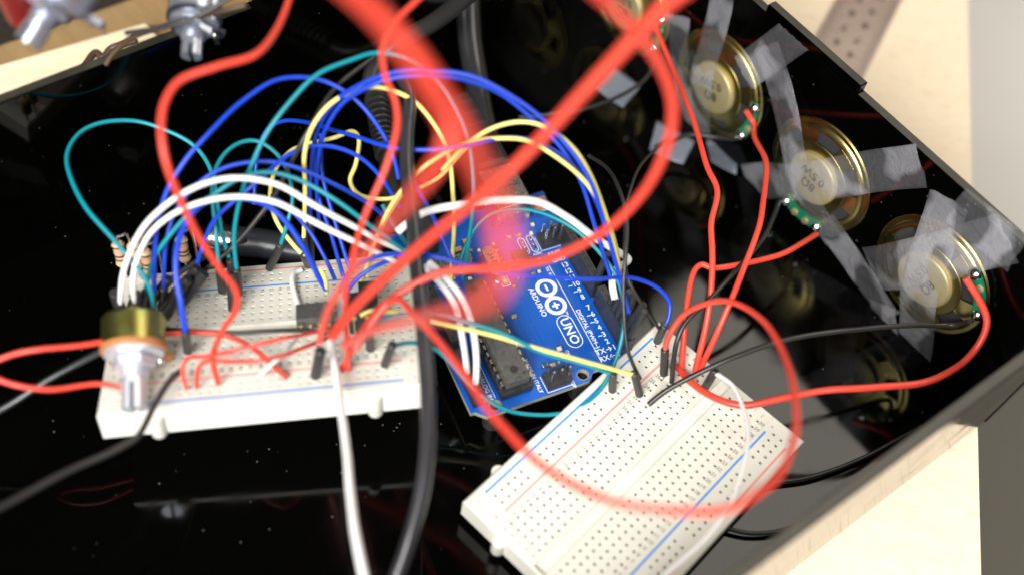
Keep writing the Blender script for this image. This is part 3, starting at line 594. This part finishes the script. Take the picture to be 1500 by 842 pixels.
# ---------------------------------------------------------------- wires
def catmull(pts, per=6):
    out = []; n_ = len(pts)
    for i in range(n_-1):
        p0 = pts[max(i-1, 0)]; p1 = pts[i]; p2 = pts[i+1]; p3 = pts[min(i+2, n_-1)]
        for k in range(per):
            t = k/per; out.append(p1*1 + (p2-p0)*(.5*t) + (p0*2-p1*5+p2*4-p3)*(.5*t*t) + (p1*3-p0-p2*3+p3)*(.5*t*t*t))
    return out+[pts[-1]]
def interp(cs, t):
    if len(cs) == 3 and abs(cs[1][0]-.5) < .3:
        (a, x), (b_, y), (c, z) = cs
        return x*(t-b_)*(t-c)/((a-b_)*(a-c)) + y*(t-a)*(t-c)/((b_-a)*(b_-c)) + z*(t-a)*(t-b_)/((c-a)*(c-b_))
    for i in range(len(cs)-1):
        if t <= cs[i+1][0] or i == len(cs)-2:
            (t0, v0), (t1, v1) = cs[i], cs[i+1]; f = min(1, max(0, (t-t0)/(t1-t0)))
            m0 = (v1-cs[i-1][1])/(t1-cs[i-1][0])*(t1-t0) if i > 0 else (v1-v0); m1 = (cs[i+2][1]-v0)/(cs[i+2][0]-t0)*(t1-t0) if i+2 < len(cs) else (v1-v0)
            f2, f3 = f*f, f*f*f; return v0*(2*f3-3*f2+1)+m0*(f3-2*f2+f)+v1*(3*f2-2*f3)+m1*(f3-f2)
def wire(col, label, pts, hs, r=.62, plug=(None, None), ends=(None, None), name='jumper_wire', group='wires in the tray', dep=False, bare=(False, False)):
    """pts: photo pixels; hs: heights (mm) or camera depths if dep; 'L4' = 4 mm above the tilted board, 'R4' above the flat one"""
    n_ = len(pts); s = [0]
    for i in range(1, n_): s.append(s[-1]+math.hypot(pts[i][0]-pts[i-1][0], pts[i][1]-pts[i-1][1]))
    cs = []
    for i, h in enumerate(hs):
        t = i/(len(hs)-1)
        if isinstance(h, tuple): t, h = h
        px = pts[0] if t == 0 else pts[-1]
        if isinstance(h, str):
            X = onleft(*px, float(h[1:])) if h[0] == 'L' else P(*px, RO.z+float(h[1:])); h = (X-CAM).dot(RM[2]) if dep else X.z
        cs.append((t, h))
    X = [(D if dep else P)(*p, interp(cs, s[i]/s[-1])) for i, p in enumerate(pts)]
    for i, p in enumerate(pts):                          # keep wires on this side of the tray walls
        lim = WALL-5.5 if i in (0, 1, n_-1) else WALL-9
        if X[i].dot(N) > lim and X[i].z < RIM+8 and X[i].dot(U) > -58: w_ = ray(*p); X[i] = CAM + w_*((lim-CAM.dot(N))/w_.dot(N))
    if ends[0]: X[0] = ends[0]
    if ends[1]: X[-1] = ends[1]
    C = catmull(X, 7); m_c = len(C)-1
    if not dep: C = [c + mnoise.noise_vector(c*.075 + V((len(label), 0, r*9)))*(.55*math.sin(math.pi*i/m_c)) for i, c in enumerate(C)]
    o0 = C[0].copy(); b = B(); b.tube([c-o0 for c in C], r, 10)
    w = b.obj(name, WIRE[col], smooth=True); w.location = o0*S; tag(w, label, 'wire', group)
    for e, pl in enumerate(plug):
        if not pl: continue
        top = X[0] if e == 0 else X[-1]; side = pl[2] if len(pl) > 2 else 'L'
        bot = onleft(pl[0], pl[1], .3) if side == 'L' else P(pl[0], pl[1], RO.z+.3) if side == 'R' else P(pl[0], pl[1], pl[3])
        ax = (top-bot).normalized(); tp = top+ax*1.2; lo = bot+ax*1.4; rr = 1.2
        q = B(); h = (tp-lo).length; mq = ax.to_track_quat('Z', 'Y').to_matrix().to_4x4(); mq.translation = lo-o0
        q.lathe([(1e-3, 0), (rr-.2, 0), (rr, .3), (rr, h-.25), (rr-.25, h), (r*.7, h), (r*.7, h-.5)], 14, mq); q.obj('plug_sleeve', BLK, w, smooth=True)
        q = B(); q.cyl(bot-ax*2-o0, lo+ax*.2-o0, .32, seg=8); q.obj('metal_pin', STEEL, w, smooth=True)
    for e, bb in enumerate(bare):
        if bb:
            pt = X[0] if e == 0 else X[-1]; nx = X[1] if e == 0 else X[-2]; dr = (pt-nx).normalized(); tgt = bb if isinstance(bb, V) else pt+dr*3.
            q = B(); q.cyl(pt-dr*.5-o0, tgt-o0, .34, seg=8); q.obj('bare_end', TIN, w, smooth=True)
    return w
WL = []
# teal
wire('teal', 'teal wire looping far out to the left of the tilted breadboard', [(226, 462), (220, 425), (203, 393), (172, 357), (130, 310), (105, 262), (98, 226), (114, 196), (150, 179), (200, 177), (250, 193), (288, 218), (310, 252), (319, 300), (326, 345), (338, 385)], ['L14', 52, 46, 'L11'], plug=((232, 500), (343, 426)))
wire('teal', 'teal wire arching highest of all, passing under the thick red lead', [(347, 398), (343, 345), (352, 292), (370, 240), (400, 182), (432, 140), (472, 106), (520, 86), (558, 79), (602, 92), (640, 118), (670, 163), (687, 214), (693, 268), (690, 330), (680, 395), (674, 440)], ['L11', 70, 82, 60, 24], plug=((350, 436), None))
wire('teal', 'teal wire in a small hump above the tilted breadboard back edge', [(322, 395), (316, 335), (311, 272), (322, 236), (346, 213), (375, 207), (402, 221), (421, 247), (428, 292), (420, 330), (410, 362)], ['L11', 52, 'L11'], plug=((326, 432), (392, 398)))
wire('teal', 'teal wire rising beside the two white wires and ending at the black cable', [(213, 430), (224, 382), (250, 342), (290, 302), (340, 267), (386, 253), (430, 260), (480, 286), (530, 321), (572, 352), (600, 372)], ['L9', 62, 40], plug=((208, 455), None))
wire('teal', 'teal wire crossing the blue board beside the yellow one to the flat breadboard', [(541, 487), (553, 470), (582, 461), (622, 458), (662, 465), (702, 476), (750, 495), (800, 517), (860, 534), (898, 548)], ['L12', 44, 'R11'], plug=((543, 514), (897, 575, 'R')))
wire('teal', 'teal wire sagging round the near corner of the blue board and back up over it', [(574, 507), (600, 502), (632, 508), (660, 532), (692, 566), (740, 599), (790, 607), (838, 600), (874, 575), (900, 530), (912, 480), (911, 432), (893, 388), (860, 350), (820, 322), (775, 307), (730, 310), (702, 328), (682, 362), (672, 392)], ['L11', 20, 16, 34, 40, 24], plug=((562, 538), None))
# blue
wire('blue', 'blue wire in a tall lone arch left of the black cable', [(226, 430), (228, 345), (244, 282), (270, 240), (310, 190), (352, 149), (398, 120), (440, 115), (482, 123), (522, 147), (552, 182), (574, 222), (584, 262)], ['L9', 74, 52], plug=((222, 452), None))
wire('blue', 'upper of two blue wires sweeping together over to the digital header', [(455, 330), (455, 262), (464, 196), (490, 150), (530, 124), (572, 108), (620, 104), (670, 108), (720, 125), (780, 163), (832, 215), (864, 268), (884, 322), (898, 372), (912, 420), (921, 458)], ['L12', 84, 76, 36], plug=((455, 390), None))
wire('blue', 'lower of two blue wires sweeping together over to the digital header', [(468, 330), (464, 262), (473, 200), (498, 155), (540, 128), (582, 114), (630, 112), (676, 117), (724, 134), (778, 172), (826, 222), (852, 270), (868, 318), (882, 365), (896, 410)], ['L12', 80, 70, 34])
wire('blue', 'blue wire passing behind the black cable then bundled with the yellow arches', [(372, 300), (376, 238), (388, 196), (414, 178), (452, 180), (502, 195), (562, 213), (620, 219), (680, 214), (735, 203), (785, 207), (834, 236), (866, 282), (888, 335), (905, 395), (916, 440)], ['L11', 60, 66, 34])
wire('blue', 'thick looking blue wire rising in front of the left white pair', [(272, 488), (265, 440), (258, 398), (262, 352), (281, 312), (312, 292), (352, 290), (392, 301), (422, 328), (448, 368), (468, 408), (478, 424)], ['L11', 58, 'L5'], r=.8, plug=((276, 518), None))
wire('blue', 'blue wire low behind the white pair running towards the black cable', [(240, 425), (242, 360), (260, 305), (300, 262), (346, 241), (400, 238), (450, 251), (502, 276), (550, 306), (584, 338)], ['L9', 60, 38], plug=((238, 452), None))
wire('blue', 'blue wire climbing from the resistors through the middle of the tangle', [(285, 398), (310, 330), (345, 292), (380, 264), (420, 228), (452, 214), (492, 216), (530, 233), (560, 262), (586, 304)], ['L9', 60, 40])
wire('blue', 'blue wire dropping straight to the back edge of the tilted breadboard', [(461, 205), (462, 262), (474, 312), (490, 362), (503, 405)], [52, 38, 'L5'])
wire('blue', 'blue wire dipping beside the yellow stub at the breadboard back edge', [(398, 285), (430, 312), (456, 342), (478, 382), (491, 410)], [46, 36, 'L5'])
wire('blue', 'blue wire stretched across the blue board over its round logo', [(497, 428), (512, 398), (540, 380), (572, 372), (622, 375), (682, 388), (762, 402), (850, 408), (918, 407), (958, 418), (980, 441), (980, 464), (973, 478)], ['L4', 54, 52, 46, 'R12'], plug=(None, (961, 503, 'R')))
wire('blue', 'short blue wire slanting down past the capacitors to the analog header', [(606, 266), (625, 300), (646, 346), (666, 392), (684, 448), (690, 500)], [52, 44, 24])
# yellow
wire('yellow', 'yellow wire in a tall hoop that drops in front of the blue board', [(445, 352), (447, 282), (446, 230), (456, 188), (480, 156), (510, 138), (545, 129), (578, 135), (610, 151), (637, 183), (655, 222), (662, 270), (665, 330), (662, 385), (659, 420)], ['L11', 72, 62, 24], plug=((452, 388), None))
wire('yellow', 'yellow wire bent in an S above the back of the tilted breadboard', [(446, 376), (424, 352), (404, 322), (396, 290), (402, 252), (420, 226), (446, 212), (490, 201), (516, 192), (526, 206), (520, 240), (512, 264), (526, 285), (560, 292), (590, 286), (640, 262), (676, 224), (700, 200)], ['L9', 44, 52, 44, 60], plug=((453, 391), None))
wire('yellow', 'lower yellow wire arching over the far end of the blue board', [(538, 405), (550, 352), (572, 302), (602, 261), (640, 231), (690, 209), (740, 203), (782, 211), (830, 241), (868, 280), (890, 330), (904, 380), (914, 430)], ['L6', 68, 34])
wire('yellow', 'upper yellow wire arching over the far end of the blue board', [(648, 250), (682, 214), (720, 189), (760, 180), (802, 189), (842, 218), (868, 260), (886, 312), (902, 362), (908, 405)], [58, 70, 34])
wire('yellow', 'yellow wire crossing the blue board to a plug in the flat breadboard', [(528, 462), (545, 455), (575, 456), (612, 465), (642, 473), (702, 485), (780, 507), (850, 527), (892, 539), (930, 549)], ['L9', 42, 'R11'], plug=(None, (938, 582, 'R')))
wire('yellow', 'short yellow stub in front of the dark tilted breadboard edge', [(470, 395), (476, 412), (479, 428)], [40, 36, 'L3'])
wire('black', 'dark lead threading down through the middle of the tangle to a leaning plug', [(548, 84), (492, 128), (454, 188), (428, 236), (402, 288), (374, 324), (336, 366), (300, 396)], [70, 66, 46, 'L8'], r=.7)
wire('black', 'black lead rising from the plug cluster towards the shiny sleeved connector', [(222, 442), (250, 408), (290, 380), (330, 362), (360, 352)], ['L6', 34, 28], r=.8)
wire('yellow', 'yellow wire behind the thick red lead near the breadboard corner', [(588, 284), (570, 312), (552, 352), (538, 388), (530, 410)], [52, 44, 'L5'])
wire('blue', 'blue wire with a purple sheen slipping under the red leads at the breadboard corner', [(504, 436), (520, 412), (548, 392), (580, 378), (606, 372), (628, 372)], ['L4', 40, 36])
wire('blue', 'blue wire standing close beside the straight dropping one', [(470, 196), (472, 250), (484, 306), (500, 356), (516, 402)], [54, 40, 'L5'])
wire('teal', 'teal wire slipping down behind the white pair to the breadboard corner', [(560, 300), (578, 330), (594, 352), (602, 372), (606, 392)], [46, 40, 34])
wire('white', 'thin white lead slanting over the front rows of the tilted breadboard', [(438, 494), (420, 512), (398, 532), (380, 550)], ['L2', 'L7', 'L1'], r=.5)
# white
wire('white', 'upper white wire of the pair arching over the tilted breadboard', [(176, 446), (180, 402), (195, 360), (221, 320), (260, 290), (310, 268), (356, 262), (402, 270), (450, 294), (502, 323), (552, 351), (592, 368)], ['L11', 66, 40], r=.74, plug=((182, 464), None))
wire('white', 'lower white wire of the pair arching over the tilted breadboard', [(197, 444), (196, 398), (215, 350), (250, 316), (300, 296), (350, 289), (402, 298), (450, 319), (502, 346), (552, 370), (580, 384)], ['L11', 62, 40], r=.74, plug=((200, 462), None))
wire('white', 'thick white wire bowed over the far end of the blue board to the digital header', [(582, 340), (612, 316), (642, 305), (690, 298), (740, 293), (790, 297), (832, 320), (870, 348), (904, 369), (920, 380), (914, 388), (902, 396), (897, 415), (901, 438)], [48, 56, 54, 40, 32], r=1.1)
wire('white', 'white wire of the pair entering the analog header, nearer the tilted breadboard', [(622, 390), (648, 420), (668, 452), (679, 500), (684, 545)], [46, 42, 23], r=.95)
wire('white', 'white wire of the pair entering the analog header, nearer the chip', [(628, 384), (668, 424), (690, 468), (698, 520), (697, 560)], [48, 42, 23], r=.95)
wire('white', 'thick white cable falling off the front of the tilted breadboard', [(484, 500), (492, 540), (500, 600), (507, 660), (514, 730), (525, 800), (545, 900), (575, 1000), (640, 1120), (760, 1230)], ['L4', (.3, 50), (.55, 48), (.8, 20), 5], r=1.05, name='white_cable')
wire('white', 'short white jumper arched flat on the tilted breadboard', [(441, 395), (430, 402), (428, 418), (433, 435), (438, 449)], ['L1', 'L1'], r=.8)
wire('white', 'white wire looped over the flat breadboard', [(1046, 545), (1075, 566), (1092, 610), (1094, 660), (1072, 730), (1035, 785), (985, 832), (930, 880)], ['R9', 40, 28], r=.6, plug=((1030, 572, 'R'), None))
# black and grey
wire('black', 'thin black wire hanging past the digital header to the flat breadboard', [(862, 228), (892, 250), (912, 290), (918, 350), (914, 430), (918, 500), (926, 530), (938, 555)], [50, 52, 40, 'R8'], r=.55)
wire('black', 'thin grey wire running beside the digital header to the plug cluster', [(978, 205), (940, 240), (922, 285), (914, 340), (918, 400), (936, 440), (958, 470), (966, 482)], [40, 46, 'R12'], r=.5)
wire('black', 'black lead from the middle speaker down to the flat breadboard', [(1152, 308), (1122, 342), (1085, 390), (1042, 436), (1006, 470), (990, 505), (984, 560)], [20, 36, 'R1'], r=.75, ends=(term(2, -.42)-N*1.5, None), bare=(term(2, -.42), None))
wire('black', 'long black lead from the nearest speaker to the middle of the flat breadboard', [(1436, 478), (1390, 476), (1320, 477), (1240, 484), (1140, 500), (1060, 529), (985, 566), (950, 592)], [22, 34, 'R1'], r=.8, ends=(term(3, -.42)-N*1.5, None), bare=(term(3, -.42), None))
wire('black', 'black lead leaving the edge of the flat breadboard low to the tray front', [(1120, 712), (1140, 706), (1200, 694), (1262, 672), (1300, 652), (1350, 624)], [5, 5, 5], r=.65)
wire('black', 'black lead curving low on the tray floor under the flat breadboard corner', [(1060, 772), (1100, 780), (1150, 774), (1195, 752), (1250, 712)], [5, 5, 5], r=.65)
wire('black', 'grey lead from the potentiometer leaving over the lower left of the tray', [(268, 541), (250, 556), (230, 588), (207, 634), (180, 652), (130, 676), (60, 708), (0, 742), (-80, 790), (-200, 850), (-340, 900)], ['L4', (.4, 44), (.7, 42), 8], r=.85)
wire('grey', 'grey lead running left from behind the potentiometer', [(160, 505), (140, 518), (60, 562), (0, 600), (-60, 632), (-160, 690)], ['L6', 26, 6], r=.9)
wire('black', 'thin black jumper lying along the middle of the tilted breadboard', [(238, 482), (300, 485), (360, 486), (420, 483), (455, 483), (478, 490)], ['L3', 'L4', 'L2'], r=.6)
wire('black', 'black lead from the second speaker passing under its red neighbour', [(1086, 204), (1050, 202), (1010, 198), (985, 206), (960, 216)], [16, 14, 12], r=.8, ends=(term(1, -.42)-N*1.5, None), bare=(term(1, -.42), None))
wire('black', 'thin pale grey lead from the farthest speaker drooping over the tray floor', [(945, 70), (958, 85), (952, 108), (930, 130), (880, 152), (820, 166), (760, 172)], [22, 16, 10], r=.7)
# red
wire('red', 'red lead from the farthest speaker running straight to the flat breadboard', [(964, 44), (982, 92), (1010, 160), (1034, 238), (1050, 280), (1041, 330), (1043, 400), (1036, 468), (1018, 545)], [24, 44, 'R1'], r=.9, ends=(term(0, .42)-N*2.5, None))
wire('red', 'red lead from the second speaker to the flat breadboard', [(1112, 173), (1104, 181), (1106, 200), (1121, 240), (1115, 320), (1086, 400), (1058, 470), (1022, 548)], [28, 42, 'R1'], r=.9, ends=(term(1, .42)-N*2.5, None))
wire('red', 'red lead from the middle speaker bending sharply down to the flat breadboard', [(1196, 343), (1150, 370), (1092, 386), (1048, 393), (1026, 388), (1013, 408), (1004, 470), (998, 540)], [20, 34, 'R1'], r=.9, bare=(term(2, .42), None))
wire('red', 'long red lead sweeping from the nearest speaker to the flat breadboard', [(1450, 432), (1446, 470), (1416, 525), (1352, 560), (1262, 568), (1182, 575), (1100, 592), (1050, 584), (1012, 560), (992, 536)], [26, 34, 28, 'R1'], r=1.05, ends=(term(3, .42)-N*2.5, None))
wire('red', 'red lead looping out past the left picture edge to the potentiometer', [(420, 553), (368, 508), (318, 488), (250, 487), (150, 500), (60, 511), (10, 522), (-24, 540), (10, 560), (70, 570), (140, 561), (180, 569)], ['L1', 'L3', 44, 40, 'L2'], r=.72)
wire('red', 'red lead from the top edge curling down onto the tilted breadboard', [(440, -60), (424, 0), (402, 48), (372, 80), (320, 96), (266, 115), (244, 144), (237, 182), (243, 230), (262, 290), (290, 345), (322, 392), (346, 425), (345, 456), (325, 486), (312, 522), (320, 562)], [96, 104, 96, 66, 'L1'], r=.8)
wire('red', 'red lead winding down from the top edge beside the black cable', [(660, -50), (612, 0), (578, 34), (560, 70), (566, 110), (579, 148), (580, 190), (568, 240), (540, 305), (520, 362), (508, 420), (507, 480), (511, 542)], [112, 104, 92, 70, 'L1'], r=.7)
wire('red', 'small red hoop at the front red line of the tilted breadboard', [(274, 570), (267, 542), (276, 524), (300, 521), (350, 512), (410, 498), (460, 486), (492, 478)], ['L1', 'L13', 'L16', 'L2'], r=.58)
wire('red', 'second small red hoop beside the first at the front red line', [(288, 568), (290, 542), (304, 528), (340, 528), (390, 528), (440, 510), (480, 495)], ['L1', 'L12', 'L15', 'L2'], r=.58)
wire('red', 'red wire in a wide open loop over the flat breadboard, back to the tilted one', [(500, 543), (522, 500), (540, 470), (562, 445), (585, 440), (606, 460), (640, 495), (690, 560), (725, 612), (765, 655), (805, 690), (850, 716), (920, 738), (1000, 748), (1070, 742), (1130, 705), (1160, 650), (1166, 600), (1156, 540), (1128, 482), (1090, 450), (1050, 441), (1005, 458), (980, 492), (974, 515)], ['L1', (.14, 62), (.3, 78), (.5, 90), (.62, 88), (.78, 72), (.9, 48), 'R11'], r=.85, plug=(None, (972, 553, 'R')))
wire('red', 'thick red lead crossing from the top right down to the chip on the tilted breadboard', [(1040, -40), (985, 0), (950, 34), (862, 128), (765, 232), (700, 290), (640, 340), (580, 392), (520, 450), (486, 492)], [190, 216, 244, 276], r=1.4, dep=True)
wire('red', 'thick red lead curving round through the right of the tangle and back to the left', [(850, -30), (884, 0), (936, 50), (972, 105), (986, 160), (975, 220), (940, 285), (880, 342), (800, 380), (720, 392), (650, 398), (600, 420), (560, 452), (520, 510)], [186, 218, 250, 274, 280], r=1.08, dep=True)
wire('red', 'thickest blurred red lead coming from the top edge over the blue board', [(440, -70), (540, 10), (600, 78), (648, 148), (690, 220), (728, 300), (742, 370), (728, 425), (680, 452), (630, 462), (585, 472), (540, 486), (505, 505)], [(0, 160), (.2, 146), (.45, 136), (.66, 128), (.8, 165), 276], r=1.08, dep=True)
wire('red', 'blurred red lead branching down to the left towards the small chip', [(470, -50), (560, 18), (625, 95), (655, 165), (650, 225), (610, 280), (560, 340), (515, 400), (482, 452), (468, 500)], [(0, 185), (.35, 165), (.6, 170), (.8, 220), 274], r=.92, dep=True)
# cables
wire('grey', 'thick glossy black cable hanging in front of everything', [(585, 110), (600, 145), (596, 200), (597, 262), (606, 330), (612, 400), (620, 480), (626, 560), (627, 640), (618, 720), (596, 800), (570, 870), (540, 940), (490, 1040), (400, 1160), (280, 1260)], [(0, 300), (.16, 286), (.36, 270), (.58, 260), (.75, 262), 262], r=2.0, dep=True, name='black_cable')
pc = wire('black', 'ribbed black power cable rising behind the black cable', [(575, 330), (572, 270), (565, 210), (552, 150), (545, 110), (575, 70), (640, 30), (700, -20)], [26, 20, 30, 60], r=3.0, name='power_cable')
for i in range(11):
    f = i/10; c = P(567-15*f, 226-78*f, 22.6-1.5*f+2*f*f); d = (P(566-15*f, 221-78*f, 22.5) - c).normalized(); b = B(); mq = d.to_track_quat('Z', 'Y').to_matrix().to_4x4(); mq.translation = c-V(pc.location)/S
    b.lathe([(2.6, -.45), (3.9, -.45), (4.1, 0), (3.9, .45), (2.6, .45)], 20, mq, close=True); b.obj('strain_rib', BLK, pc, smooth=True)
wire('grey', 'grey data cable leaving the moulded plug towards the top edge', [(722, 242), (712, 200), (700, 140), (692, 80), (686, 20), (684, -60)], [22, 24, 40], r=4.2, name='data_cable')
wire('black', 'dark lead crossing the nut of the hanging potentiometer', [(184, 49), (225, 42), (270, 32), (305, 16), (330, 0), (360, -20)], [84, 90, 98], r=.7, group='leads beyond the tray')
wire('brown', 'brown lead sagging below the hanging potentiometer', [(155, 95), (166, 78), (190, 58), (235, 42), (300, 22), (360, 8)], [66, 82, 92], r=.7, group='leads beyond the tray')
wire('brown', 'lead climbing from the blurred shaft beside the red cap', [(66, -2), (48, -40), (-10, -70), (-110, -60), (-200, 20)], [104, 100, 40], r=.8, group='leads beyond the tray')
wire('brown', 'tan cord with a kink on the pale lath', [(100, 118), (122, 100), (140, 78), (152, 84), (165, 70), (200, 60)], [30, 26, 30], r=1.2, group='leads beyond the tray')

# ---------------------------------------------------------------- parts standing on the tilted breadboard
LF = frame(LO, LE1, LE2, LE3)
def onbb(e1, e2, h): return LO+LE1*e1+LE2*e2+LE3*h
PAX = (-LE2*.88-LE3*.47).normalized(); PO = onleft(196, 510, 10)
pot('olive backed potentiometer with split silver shaft on the tilted breadboard', PO, PAX, LE3 if abs(PAX.dot(LE3)) < .9 else U, .98, length=16.5)
def dip(label, px, py, n_, rot=0):
    o = onleft(px, py, 0); t = thing('small_chip', label, 'chip', frame(o, LE1, LE2, LE3)); L = n_*2.54
    b = B(); b.box((-.2, .8, 1.2), (L-.4, 7.2, 4.6), bev=.3); b.obj('body', CHIP, t)
    for i in range(n_):
        for y, k in ((.8, -1), (7.2, 1)):
            b = B(); b.box((i*2.54+.3, min(y, y+k*.8), 2.6), (i*2.54+1.5, max(y, y+k*.8), 2.95)); b.box((i*2.54+.6, min(y+k*.6, y+k*.8), -1.5), (i*2.54+1.2, max(y+k*.6, y+k*.8), 2.7)); b.obj('pin', GOLD, t)
    return t
dip('eight pin black chip straddling the groove of the tilted breadboard', 437, 489, 4)
o = onleft(513, 492, 0); t = thing('terminal_block', 'black plastic terminal block with metal pins on the tilted breadboard', 'connector', frame(o, LE1, LE2, LE3))
b = B(); b.box((0, 0, .5), (8.2, 7.4, 9.5), bev=.4); b.obj('body', BLK, t); b = B(); b.box((3.2, 7.5, .5), (8, 14.5, 7), bev=.4); b.obj('rear_step', BLK, t)
for i, (x, y) in enumerate(((1.4, 1.2), (5.2, 1.2))): b = B(); b.cyl((x, -.3, 6.6), (x, .4, 6.6), .8, seg=14); b.obj('screw', GOLD, t); b = B(); b.cyl((x, -.4, 6.6), (x, -.4, .2), .28, seg=8); b.obj('pin', GOLD, t)
for k, (px, py, lab) in enumerate(((176, 372, 'beige resistor at the far left corner of the tilted breadboard'), (198, 374, 'beige resistor just right of the corner one'), (216, 384, 'beige resistor beneath the rising teal wire'), (268, 365, 'beige resistor standing between the two blue wires'))):
    o = onleft(px, py, 9); t = thing('resistor', lab, 'resistor', frame(o, LE1*1.35, LE2*1.35, LE3*1.35), 'resistors on the tilted breadboard')
    b = B(); b.lathe([(1e-3, -3.2), (.9, -3.1), (1.35, -2.4), (1.15, -1.4), (1.1, 1.4), (1.35, 2.4), (.9, 3.1), (1e-3, 3.2)], 16); b.obj('body', RES, t, smooth=True)
    for z, mt in ((-1.0, WIRE['brown']), (0, INK), (.9, LRED), (2.4, GOLD)): b = B(); b.lathe([(1.2 if abs(z) < 2 else 1.37, z-.22), (1.2 if abs(z) < 2 else 1.37, z+.22)], 16); b.obj('colour_band', mt, t)
    b = B(); b.tube(catmull([V((0, 0, 3)), V((0, 0, 4.2)), V((1.3, 0, 4.8)), V((2.5, 0, 4)), V((2.54, 0, -8))], 5), .28, 8); b.cyl((0, 0, -8), (0, 0, -3), .28, seg=8); b.obj('lead', STEEL, t, smooth=True)
# dark sleeve of black plugs standing behind the potentiometer and along the back rows
for k, (bx, by, tx, ty, lab) in enumerate(((215, 448, 248, 408, 'black plug leaning right behind the potentiometer'), (236, 452, 276, 408, 'black plug just right of the leaning one behind the potentiometer'), (244, 462, 262, 425, 'upright black plug at the potentiometer shoulder'), (265, 445, 300, 400, 'black plug leaning under the red lead'),
                                            (342, 455, 338, 400, 'tall black plug beside the red lead bend'), (546, 452, 546, 415, 'black plug behind the terminal block'), (462, 551, 470, 512, 'black plug at the front rail beside the white cable'), (176, 458, 168, 428, 'black plug at the left end of the tilted breadboard'), (190, 462, 200, 430, 'black plug under the two white wires'), (254, 436, 290, 392, 'black plug leaning farthest back by the resistors'))):
    bot = onleft(bx, by, 1.4); top = onleft(tx, ty, 12); b = B(); ax = (top-bot); h = ax.length; mq = ax.to_track_quat('Z', 'Y').to_matrix().to_4x4()
    t = thing('jumper_plug', lab, 'plug', tr(*bot), 'loose black plugs on the tilted breadboard')
    b.lathe([(1e-3, 0), (1.25, 0), (1.45, .3), (1.45, h-.3), (1.2, h), (1e-3, h)], 14, mq); b.obj('sleeve', BLK, t, smooth=True)
    b = B(); b.cyl(-ax.normalized()*3, (0, 0, 0), .32, seg=8); b.obj('metal_pin', STEEL, t)
# black plugs in the headers of the blue board
for k in range(7):
    x = 63.5-2.54*k if k < 6 else 41.6; t = thing('jumper_plug', ['black plug in the digital header pin closest to the flat breadboard', 'black plug second from the flat breadboard in the digital header', 'black plug third from the flat breadboard in the digital header', 'black plug fourth from the flat breadboard in the digital header', 'black plug fifth from the flat breadboard in the digital header', 'black plug sixth from the flat breadboard in the digital header', 'lone black plug past the gap in the digital header'][k], 'plug', tr(x, 50.8, BT+8.6), 'black plugs in the digital header')
    lean = V((.6*math.sin(k*2.3), 1.6+math.sin(k*1.7), 13)); mq = lean.to_track_quat('Z', 'Y').to_matrix().to_4x4(); b = B(); b.lathe([(1e-3, 0), (1.05, 0), (1.2, .3), (1.2, 12.5), (1., 13), (1e-3, 13)], 12, mq); b.obj('sleeve', BLK, t, smooth=True)
    b = B(); b.cyl((0, 0, -4), (0, 0, .2), .3, seg=8); b.obj('metal_pin', STEEL, t)
# dark sleeved connector behind the tilted breadboard
o = P(335, 352, 16); o2 = P(455, 372, 14); t = thing('black_connector', 'dark shiny sleeved connector lying behind the tilted breadboard', 'connector', tr(*o))
b = B(); ax = o2-o; b.tube(catmull([ax*f + V((0, 0, math.sin(f*3)*1.2)) for f in (0, .2, .45, .7, 1)], 5), 4.6, 16); b.obj('sleeve', mat('dark_sleeve', (.03, .032, .04), .3), t, smooth=True)
b = B(); b.cyl(-ax.normalized()*6, ax.normalized()*1, 4.2, 4.8, 18); b.obj('metal_collar', STEEL, t, smooth=True)
